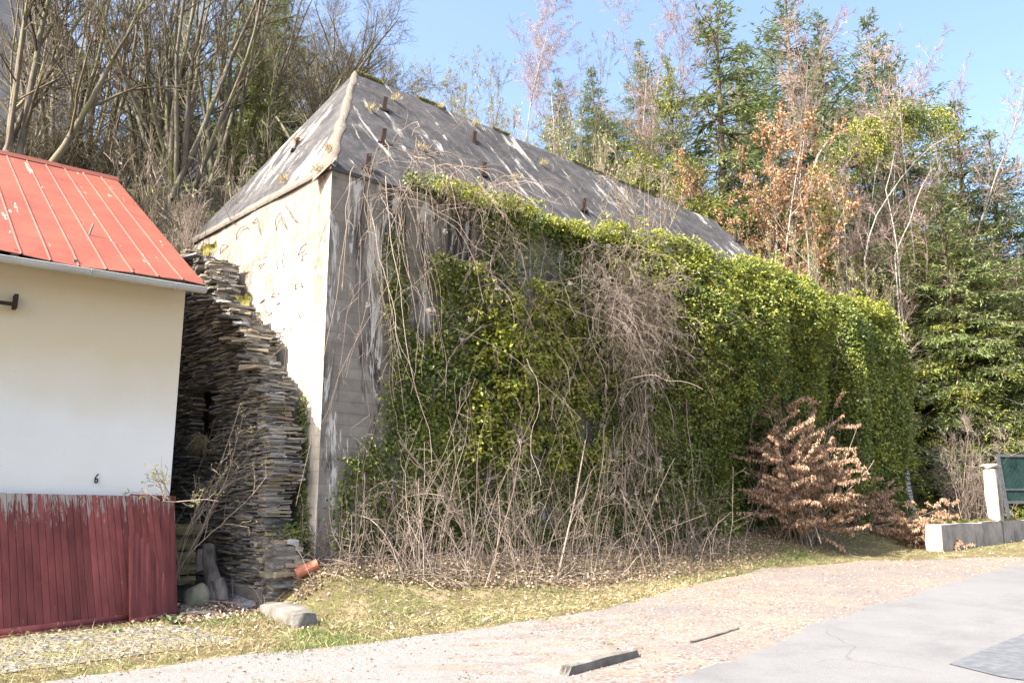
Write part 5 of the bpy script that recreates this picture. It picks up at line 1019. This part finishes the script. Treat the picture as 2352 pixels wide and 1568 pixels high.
plant(CN['spruce'], 'spruce', 1750, 46, 85, 'small pointed spruce left of the tallest spruces', basey=640, wf=1.31)
plant(TW['birch_clump'], 'birch', 1755, 38, 110, 'slim white birches between the narrow spruce and the tall spruces', basey=620, wf=.7)
plant(CN['fir'], 'spruce', 1850, 42, -45, 'tallest spruce cut off by the top of the picture', basey=700, wf=1.49)
plant(CN['fir'], 'spruce', 1925, 43, 35, 'tall spruce leaning on the tallest one at its right', basey=700, wf=1.40)
plant(CN['fir'], 'spruce', 2030, 44, 40, 'pointed spruce standing apart right of the tallest pair', basey=700, wf=1.40)
plant(CN['spruce'], 'spruce', 2105, 45, 150, 'spruce shoulder sloping down right of the pointed spruce', basey=700, wf=1.57)
plant(TW['birch'], 'birch', 1800, 36, 180, 'pinkish birch crown in front of the small pointed spruce', basey=700, wf=1.3)
plant(TW['birch'], 'birch', 1900, 35, 230, 'pinkish birch crown below the tallest spruces', basey=760, wf=1.3)
plant(TW['birch_clump'], 'birch', 2060, 36, 150, 'wide reddish birch crown right of the pointed spruce', basey=760, wf=1.3)
plant(TW['birch_clump'], 'birch', 2170, 35, 250, 'reddish birch crown bending over towards the right', basey=760, wf=1.1, lean=(0, .25), rz=.7)
plant(TW['birch_clump'], 'birch', 1990, 33, 330, 'white forked birch stems in the middle of the conifers', basey=760, wf=.9)
plant(TW['beech'], 'beech', 1690, 31, 300, 'beech with orange winter leaves right behind the hip of the roof', basey=680, wf=1.5)
plant(TW['beech'], 'beech', 1770, 32, 330, 'second orange-leaved beech with pale stem at its centre', basey=720, wf=1.5)
plant(TW['beech'], 'beech', 1850, 33, 420, 'smaller orange beech before the arching conifer', basey=760, wf=1.1)
plant(TW['slender'], 'bare_tree', 1880, 29, 470, 'thin single pale stem rising behind the far end of the ivy', basey=860, wf=.35, mats={'trunk': 'birch'})
GB = 'bare undergrowth behind the far end of the ivy'
for px, d, ty, by in ((1700, 27, 520, 660), (1770, 27, 540, 700), (1850, 28, 560, 760), (1930, 29, 580, 800), (2010, 30, 610, 900)):
    plant(TW['haze'], 'bare_bush', px, d, ty, 'pale bare shrub behind the far end of the ivy', 'bush', GB, basey=by+40, wf=.9)
plant(CN['dense'], 'yellow_conifer', 1655, 34, 440, 'yellow-green conifer low behind the orange beeches', basey=640, wf=.9)
plant(CN['dense'], 'yellow_conifer', 1900, 32.5, 520, 'bright conifer under the arching trunk', basey=800, wf=.85)
plant(CN['dense'], 'yellow_conifer', 1975, 32.5, 590, 'short yellow-green conifer just above the ivy crease', basey=860, wf=.8)
plant(CN['darkdense'], 'spruce', 1740, 35, 470, 'dark gap-filling spruce between the orange beeches', basey=700, wf=1.0)
# big conifers at the right
plant(CN['spruce'], 'spruce', 2215, 38, 245, 'dark spruce with drooping tip in the upper right', basey=900, wf=1.66)
plant(CN['fir'], 'spruce', 2290, 37, 300, 'blue-green spruce before the sky at the right edge', basey=950, wf=1.57)
plant(CN['spruce'], 'spruce', 2400, 38, 480, 'dark spruce reaching in from the right edge', basey=1000, wf=1.57)
plant(CN['dense'], 'yellow_conifer', 2010, 34, 560, 'green conifer behind the ivy annex', basey=1050, wf=1.08, mats={'crown': 'fir'})
plant(CN['dense'], 'yellow_conifer', 2110, 34, 520, 'yellow-green conifer rising right of the ivy annex', basey=1100, wf=1.01)
plant(CN['darkdense'], 'spruce', 2190, 33, 430, 'dark green conifer above the yellow one', basey=1050, wf=1.08)
plant(CN['dense'], 'yellow_conifer', 2235, 33, 560, 'widest yellow-tinted conifer above the pillar', basey=1120, wf=1.01)
plant(CN['darkdense'], 'spruce', 2330, 33.5, 600, 'dark conifer with low hanging boughs behind the pillar', basey=1120, wf=1.08)
plant(CN['fir'], 'fir', 2160, 34, 560, 'dark fir in the shade behind the annex edge', basey=1100, wf=1.57, mats={'crown': 'spruce'})
plant(CN['darkdense'], 'spruce', 2420, 34.5, 540, 'conifer mass at the right border above the ribbed panel', basey=1120, wf=1.22)
plant(CN['darkdense'], 'spruce', 2070, 36, 430, 'mid green spruce behind the forked birch stems', basey=1000, wf=1.08, mats={'crown': 'fir'})
plant(CN['darkdense'], 'spruce', 1930, 38, 400, 'shadowy spruce behind the arching conifer', basey=900, wf=1.08)
plant(CN['darkdense'], 'spruce', 1800, 39, 420, 'shadowy spruce behind the orange beeches', basey=900, wf=1.08)
plant(CN['darkdense'], 'spruce', 1680, 40, 400, 'shadowy spruce left behind the orange beeches', basey=800, wf=1.08)
# conifer whose trunk arches over to the right
ac = empty('arching_conifer', (0, 0, 0), 'conifer whose pale trunk arches over to the right with hanging foliage', 'tree'); dA = 33.
def dpt(px, py, d): q = ray(px, py); return np.array([q[0]/q[1]*d, d, EYE+q[2]/q[1]*d])
P = resample(np.array([[*dpt(1863, 800, dA)[:2], float(ground(*dpt(1863, 800, dA)[:2]))-.2]]+[dpt(*p, dA) for p in ((1860, 560), (1862, 410), (1885, 340), (1925, 305), (1990, 275), (2070, 262), (2150, 250))]), 30)
ac.location = [float(v) for v in P[0]]; r = P[0].copy(); mt = MB(); tubes(mt, (P-r)[None], np.linspace(.11, .03, 30)[None], 7); mt.build('trunk', M['birch'], ac, smooth=True)
m_ = 150; i = RNG.integers(13, 30, m_); S = P[i]+RNG.normal(0, .1, (m_, 3)); B = walk(S, -zu*.8+np.array([.5, 0, 0])+RNG.normal(0, .6, (m_, 3)), RNG.uniform(.7, 2.4, m_)*np.interp(i, [13, 20, 29], [.6, 1.2, .8]), 9, .10, (0, 0, -1), .15); mc = MB(); tubes(mc, B-r, np.full((m_, 9), .012), 3, 1)
k = np.repeat(np.arange(m_), 190); t = RNG.integers(0, 9, len(k)); Pq = B[k, t]+RNG.normal(0, .13, (len(k), 3)); leaves(mc, Pq-r, RNG.normal(0, .6, (len(k), 3))-zu*.8+[.4, 0, 0], rndu(len(k)), .15*RNG.uniform(.5, 1.2, len(k)), .045, 0, .1); mc.build('crown', [M['yellow_conifer'], M['bark']], ac)
# white bent birch stems under it
for pts, lab in ((((1925, 600), (1925, 470), (1905, 420), (1895, 390)), 'short white birch stem with a fork left of the middle'), (((1945, 640), (1940, 520), (1935, 430)), 'straight slim white birch stem in the conifers'),
                 (((1985, 580), (2010, 500), (2060, 420), (2130, 340), (2190, 310)), 'white birch stem sweeping up to the right'), (((2060, 560), (2045, 480), (2030, 450), (2045, 400), (2055, 350)), 'white forked birch stem at the centre of the conifers'), (((2055, 580), (2090, 510), (2110, 440), (2140, 390)), 'white birch stem bending right beside the forked one')):
    b_ = dpt(pts[0][0]-6, pts[0][1]+40, 32.); P = resample(np.array([[b_[0], b_[1], float(ground(b_[0], b_[1]))-.2]]+[dpt(*p, 32.) for p in pts]), 18); o = empty('birch', P[0], lab, 'tree'); mt = MB(); tubes(mt, (P-P[0])[None], np.linspace(.05, .016, 18)[None], 7); mt.build('trunk', M['birch'], o, smooth=True)
    S, D, a, rr_ = offshoots((P-P[0])[None], np.linspace(.1, .03, 18)[None], 22, .35, 1, .7, .28, np.array([5.])); B = walk(S, D, a, 8, .1, (0, 0, 1), .02); mc = MB(); tubes(mc, B, taper(np.maximum(rr_*.4, .012), 8, .3), 3); S, D, a2, r2 = offshoots(B, taper(rr_*.4, 8), 9, .1, 1, .7, .5, a); tubes(mc, walk(S, D, a2, 6, .12, (0, 0, -1), .06), taper(np.maximum(r2, .007), 6, .5), 3); mc.build('crown', M['twig_pink'], o)

# ------------------------------------------------------------------ grey slate-hung house up the slope
gh = empty('grey_house', dpt(60, 300, 30.), 'tall grey house with dark roof half hidden by branches up the slope', 'house'); r = np.array(gh.location[:]); dG = 30.
a = dpt(-160, 300, dG); b = dpt(172, 288, dG+3); wv = unit((b-a)*[1, 1, 0]); nv = np.array([wv[1], -wv[0], 0]); Lw = (b-a)@wv; zb = a[2]-2.5
apx = dpt(20, -110, dG+1)[2]; eav = dpt(172, 165, dG+3)[2]
M['render_grey'] = simple('grey_render', [(.3, (.23, .225, .235)), (.7, (.33, .325, .335))], 2, bs=.2)
M['dark_roof'] = simple('dark_slate_roof', [(.3, (.025, .028, .035)), (.7, (.06, .065, .075))], 5, bs=.6)
mb = MB(); B0 = a*[1, 1, 0]+zu*zb-r; T = [B0, B0+wv*Lw, B0+wv*Lw+zu*(eav-zb), B0+wv*Lw*.35+zu*(apx-zb), B0+zu*(eav-zb)]; Tb = [t-nv*9 for t in T]
mb.quads(T+Tb, [(0, 1, 2, 4), (5, 9, 7, 6), (1, 6, 7, 2), (0, 4, 9, 5)]); mb.tris(T+Tb, [(4, 2, 3), (9, 8, 7)]); mb.build('wall', M['render_grey'], gh)
mb = MB(); E_ = B0+wv*(Lw+.7)+zu*(eav-zb-.55); A_ = B0+wv*Lw*.35+zu*(apx-zb+.12); mb.box(E_+nv*.4, A_-E_, -nv*10, zu*.28); E2 = B0-wv*.6+zu*(eav-zb-.5); mb.box(E2+nv*.4, A_-E2, -nv*10, zu*.28); mb.build('roof', M['dark_roof'], gh)
rw = empty('retaining_wall', dpt(60, 345, 27), 'dark dry stone retaining wall below the grey house', 'stone wall'); r = np.array(rw.location[:]); a = dpt(-120, 365, 26.); b = dpt(190, 368, 29.); wv = unit((b-a)*[1, 1, 0]); nv = np.array([wv[1], -wv[0], 0]); hh = dpt(60, 292, 27.)[2]-dpt(60, 380, 27.)[2]
q = stones_on(a-r-zu*1., wv, -nv, 0, hh+1., lambda z: 0, lambda z: np.linalg.norm(b-a), None, (.08, .16), (.25, .7), .05); mb = MB(); mb.boxes(*q, jit=.02); mb.box(a-r-zu*1.-nv*.15, wv*np.linalg.norm(b-a), -nv*.5, zu*(hh+.9)); mb.build('masonry', M['slate'], rw)
gc = empty('grey_outbuilding', dpt(470, 330, 31.), 'pale grey wall of a building glimpsed between the stems', 'building'); r = np.array(gc.location[:]); a = dpt(355, 460, 31.); b = dpt(560, 470, 33.); mb = MB(); mb.box(a-r, (b-a)*[1, 1, 0], np.array([-1, 3, 0.]), zu*(dpt(400, 268, 31.)[2]-a[2])); mb.build('wall', M['render_grey'], gc)

# ------------------------------------------------------------------ brown winter-leaved beech and shrubs
def brown(name, label, px, py, m_, dirs, Lr, trop, nl, cat='tree', leafL=.095, rad=.022, base_sp=.15, mat='dead_leaf'):
    c = at(px, py); root = empty(name, c, label, cat); P0 = RNG.normal(0, base_sp, (m_, 3))*[1, 1, .1]-[0, 0, .05]; D0 = np.array(dirs)[RNG.integers(0, len(dirs), m_)]+RNG.normal(0, .22, (m_, 3)); L = RNG.uniform(*Lr, m_)
    B1 = walk(P0, D0, L, 12, .06, (0, 0, 1), trop); R1 = taper(RNG.uniform(rad*.4, rad, m_), 12, .25); mb = MB(); tubes(mb, B1, R1, 4)
    S, D, a, r2 = offshoots(B1, R1, 9, .15, 1, .85, .34, L, .5); B2 = walk(S, D*[1, 1, .45], a, 8, .08, (0, 0, -1), .01); tubes(mb, B2, taper(np.maximum(r2, .004), 8, .4), 3); mb.build('stems', M['twig_pale'], root)
    ml = MB(); i = RNG.integers(0, len(B2), nl); t = RNG.uniform(1.5, 7, nl); j = np.clip(t.astype(int), 0, 6); P = B2[i, j]*(1-(t-j))[:, None]+B2[i, j+1]*(t-j)[:, None]+RNG.normal(0, .018, (nl, 3))
    leaves(ml, P, RNG.normal(0, .35, (nl, 3))-zu, rndu(nl)*[1, 1, .3], leafL*RNG.uniform(.6, 1.2, nl), leafL*.42, 0, .35, .45); ml.build('leaves', M[mat], root); return root
e1 = UU*.3+zu; 
brown('brown_beech', 'young beech full of hanging brown leaves in the dark recess', 1832, 1245, 46, [zu+UU*.12, zu, zu+UU*.3+NN*.1, zu-UU*.12+NN*.1, zu*.8+UU*.4+NN*.2, zu], (1.3, 4.5), .03, 36000, base_sp=.26)
brown('brown_beech', 'low brown-leaved beech branches spreading right of the recess', 1960, 1215, 14, [zu*.35+UU*1., zu*.45+UU*.8, zu*.6+UU*.5+NN*.2], (.9, 2.6), .01, 8000, base_sp=.3)
brown('brown_shrub', 'compact shrub with orange-brown dead leaves behind the garden wall end', 2108, 1254, 46, [zu, zu+UU*.5, zu-UU*.6, zu*.6+NN*.8, zu*.6-NN*.6, UU*.8+zu*.5, zu*.5-UU*.9], (.6, 1.5), .0, 16000, 'bush', base_sp=.35)
# bare saplings against roof and house
plant(TW['bush'], 'sapling', 1478, 19.8, 340, 'small bare tree growing out of the ivy in front of the roof', 'tree', basey=590, wf=.85)
plant(TW['barebush'], 'bare_bush', 2185, 27.5, 955, 'bare shrub stems in the gap between annex and pillar', 'bush', basey=1190, wf=.9, mats={'trunk': 'twig_pale', 'crown': 'twig_pale'})
plant(TW['barebush'], 'bare_bush', 2235, 29.5, 985, 'bare shrub right behind the pillar', 'bush', basey=1180, wf=1.0, mats={'trunk': 'twig_pale', 'crown': 'twig_pale'})
def lilac(px, py, d_, m_, dirs, Lr, label, kids=7):
    c = dpt(px, py, d_); root = empty('lilac_bush', c, label, 'bush'); P0 = RNG.normal(0, .10, (m_, 3))*[1, 1, .1]; D0 = np.array(dirs)[RNG.integers(0, len(dirs), m_)]+RNG.normal(0, .13, (m_, 3)); L = RNG.uniform(*Lr, m_)
    B = walk(P0, D0, L, 14, .085, (0, 0, -1), .015); R1 = taper(RNG.uniform(.005, .010, m_), 14, .35); mb = MB(); tubes(mb, B, R1, 5); S, D, a, r2 = offshoots(B, R1, kids, .25, 1, .8, .28, L, .55); B2 = walk(S, D+zu*.2, a, 8, .10); r2 = np.maximum(r2, .0035); tubes(mb, B2, taper(r2, 8, .5), 4); S, D, a3, r3 = offshoots(B2, taper(r2, 8), 3, .3, 1, .8, .45, a); B3 = walk(S, D, a3, 5, .12); tubes(mb, B3, taper(np.maximum(r3, .003), 5, .7), 3)
    P = np.concatenate([B2[:, -1], B3[:, -1], B3[:, 2]]); P = P[RNG.random(len(P)) < .45]; P = np.repeat(P, 3, 0); leaves(mb, P, rndu(len(P))+zu*.5, rndu(len(P)), .022, .011, 1, .1); mb.build('stems', [M['twig_pale'], M['bud']], root)
lilac(405, 1330, 12.5, 10, [zu+np.array([.22, 0, 0]), zu+np.array([.5, 0, 0]), zu+np.array([.05, 0, 0]), zu*.8+np.array([.5, -.1, 0])], (1.3, 3.2), 'bare budding lilac stems rising out of the dark gap')
lilac(385, 1150, 11.3, 7, [np.array([-.35, -.1, 1.0]), np.array([-.5, -.1, .55]), np.array([-.25, -.1, 1.2]), np.array([.9, -.1, .1]), np.array([.7, -.1, -.35])], (.35, .8), 'lilac twigs spreading across the edge of the white wall')
# hanging tuft of dry grass on the slate wall
def tuft(P, n, L, mat, up, name='grass_tuft', label='', group=None, wd=.012):
    o = MB(); D = up[None]*1.+RNG.normal(0, .45, (n, 3)); leaves(o, RNG.normal(0, .05, (n, 3))*[1, 1, .3], D, rndu(n), L*RNG.uniform(.5, 1.1, n), wd, 0, 0, .3); ob = o.build(name, mat); ob.location = [float(v) for v in P]; return tag(ob, label, 'grass', group)
tuft(E0+VV*2.5-UU*.05+zu*2.75, 90, .45, M['straw'], -zu*1.2, label='dry grass tuft hanging from the niche in the slate wall')
GT = 'grass tufts growing on the bunker roof'
for px, py in ((965, 345), (1180, 415), (1245, 380), (735, 395), (850, 255), (690, 330), (1360, 545), (1480, 555), (1090, 290), (905, 232), (1010, 250), (655, 420), (760, 350)):
    if px > 770: P = hitplane(px, py, e[0], nf); u_ = nf
    else: P = hitplane(px, py, e[0], nl); u_ = nl
    tuft(P+u_*.03, 70, .20, M['straw'], unit(u_*.6+zu), label='small dry grass tuft rooted in the bunker roof', group=GT)

# ------------------------------------------------------------------ grass, litter, weeds
def scatter(A, B, n, p=1.):
    A = resample(A, 400); B = resample(B, 400); w_ = 1/(np.linalg.norm(A-[0, 0, EYE], axis=1)**1.0); i = RNG.choice(400, n, p=w_/w_.sum()); f = RNG.uniform(0, 1, n)**p; P = A[i]*(1-f)[:, None]+B[i]*f[:, None]+RNG.normal(0, .05, (n, 3)); P[:, 2] = ground(P[:, 0], P[:, 1]); return P
n = 150000; P = scatter(EA, EI, n, .9); dn = wob(P[:, 0]*.9, P[:, 1]*.9, 1.6)+.6*wob(P[:, 0]*3, P[:, 1]*3, 1.5); px_ = P[:, 0]*.64+P[:, 1]*.77; cob = (P[:, 0] < -2.6) & (P[:, 1] < 10.9); P = P[RNG.random(n) < np.clip(.55+.35*dn, .10, 1)*np.where(cob, .22, 1)]; n = len(P)
mb = MB(); D = RNG.normal(0, .75, (n, 3)); D[:, 2] = np.abs(D[:, 2])*.5+.55; hgt = RNG.uniform(.02, .075, n)*(1+.5*np.clip(wob(P[:, 0], P[:, 1], 1.2), -1, 1)); leaves(mb, P-[0, 0, .01], D, rndu(n)*[1, 1, .1], hgt, .009, 0, 0, .35)
tag(mb.build('verge_grass', M['grass']), 'short patchy green and dry grass along the verge', 'grass', kind='stuff')
n = 30000; P = scatter(EA, EI, n, .7); mb = MB(); D = RNG.normal(0, 1, (n, 3)); D[:, 2] = np.abs(D[:, 2])*.35; leaves(mb, P, D, rndu(n), RNG.uniform(.05, .16, n), .006, 0, 0, .4); tag(mb.build('dead_straw', M['straw']), 'flattened dry straw lying over the verge', 'grass', kind='stuff')
EJ = EI+VV*1.6; EJ[:, 2] = 0
n = 22000; P = scatter(EI[2:]+NN*.35, EJ[2:], n, 1.2); P[:, 2] += RNG.uniform(0, .03, n); mb = MB(); D = RNG.normal(0, 1, (n, 3)); D[:, 2] *= .35; leaves(mb, P+zu*.012, D, zu+RNG.normal(0, .45, (n, 3)), RNG.uniform(.03, .085, n), RNG.uniform(.02, .05, n), 0, .3, .45)
n = 2600; P2 = scatter(EA, EI, n, .6); D = RNG.normal(0, 1, (n, 3)); D[:, 2] *= .4; leaves(mb, P2+zu*.03, D, zu+RNG.normal(0, .5, (n, 3)), RNG.uniform(.03, .08, n), RNG.uniform(.02, .045, n), 0, .3, .45)
n = 900; P2 = scatter(EA, EB, n, 2.5); D = RNG.normal(0, 1, (n, 3)); D[:, 2] *= .2; leaves(mb, P2+zu*.022, D, zu+RNG.normal(0, .3, (n, 3)), RNG.uniform(.02, .06, n), RNG.uniform(.015, .035, n), 0, .3, .45)
tag(mb.build('leaf_litter', M['litter']), 'brown leaf litter heaped along the foot of the brambles', 'leaf litter', kind='stuff')
# dry twigs heaped at the foot
n = 900; P = scatter(EI[3:8]+NN*.25, EI[3:8]+VV*1.3, n, 1.); P[:, 2] += .02; D = RNG.normal(0, 1, (n, 3)); D[:, 2] = np.abs(D[:, 2])*.35; mb = MB(); tubes(mb, walk(P, D, RNG.uniform(.2, .8, n), 7, .14, (0, 0, -1), .03), taper(RNG.uniform(.003, .008, n), 7, .5), 3); tag(mb.build('dry_twigs', M['twig_pale']), 'loose dry twigs scattered along the bramble foot', 'twigs', kind='stuff')
# sprigs of grass on gravel and asphalt, and loose stones
n = 700; P = scatter(EA, EB, n, 1.2); P = P[np.abs(wob(P[:, 0], P[:, 1], 2.)) > .9]; k = np.repeat(np.arange(len(P)), 14); Q = P[k]+RNG.normal(0, .04, (len(k), 3))*[1, 1, 0]; Q[:, 2] = ground(Q[:, 0], Q[:, 1])+.01; D = RNG.normal(0, .8, (len(k), 3)); D[:, 2] = np.abs(D[:, 2])+.3; mb = MB(); leaves(mb, Q, D, rndu(len(k)), RNG.uniform(.015, .04, len(k)), .007, 0, 0, .4); tag(mb.build('gravel_weeds', M['grass']), 'tiny grass sprigs growing in the gravel', 'grass', kind='stuff')
n = 6500; P = scatter(EA, EB, n, 1.); r_ = RNG.uniform(.004, .008, n)+.014*RNG.random(n)**5; dirs = [np.array(v, float) for v in ((1, 0, 0), (0, 1, 0), (-1, 0, 0), (0, -1, 0), (0, 0, 1))]; V = np.stack([P+zu*.012+(d+RNG.normal(0, .25, (n, 3)))*r_[:, None] for d in dirs], 1); i = np.arange(n)*5; mb = MB(); mb.tris(V.reshape(-1, 3), np.concatenate([np.stack([i+a, i+(a+1) % 4, i+4], 1) for a in range(4)])); tag(mb.build('loose_pebbles', M['litter']), 'small pebbles strewn over the gravel', 'pebbles', kind='stuff')
for px, py, lab, sc in ((655, 1385, None, 1), ):
    pass
def weed(px, py, n, L, lab):
    c = at(px, py); mb = MB(); az = np.linspace(0, 6.28, n, endpoint=False)+RNG.normal(0, .2, n); D = np.stack([np.cos(az), np.sin(az), RNG.uniform(.15, .8, n)], 1); leaves(mb, np.zeros((n, 3)), D, zu+D*-.3, L*RNG.uniform(.7, 1.1, n), L*.38, 0, .15, .6); o = mb.build('rosette_weed', M['weed']); o.location = [float(v) for v in c+zu*.01]; tag(o, lab, 'weed')
M['weed'] = leafmat('weed_leaf', [(0, (.06, .10, .04)), (1, (.16, .22, .10))], trans=.2)
weed(398, 1432, 11, .20, 'broad-leaved green rosette weed at the corner of the boards'); weed(463, 1408, 8, .11, 'small green seedling in front of the boulder'); weed(268, 1452, 9, .10, 'small weed in the cobbles below the boards')
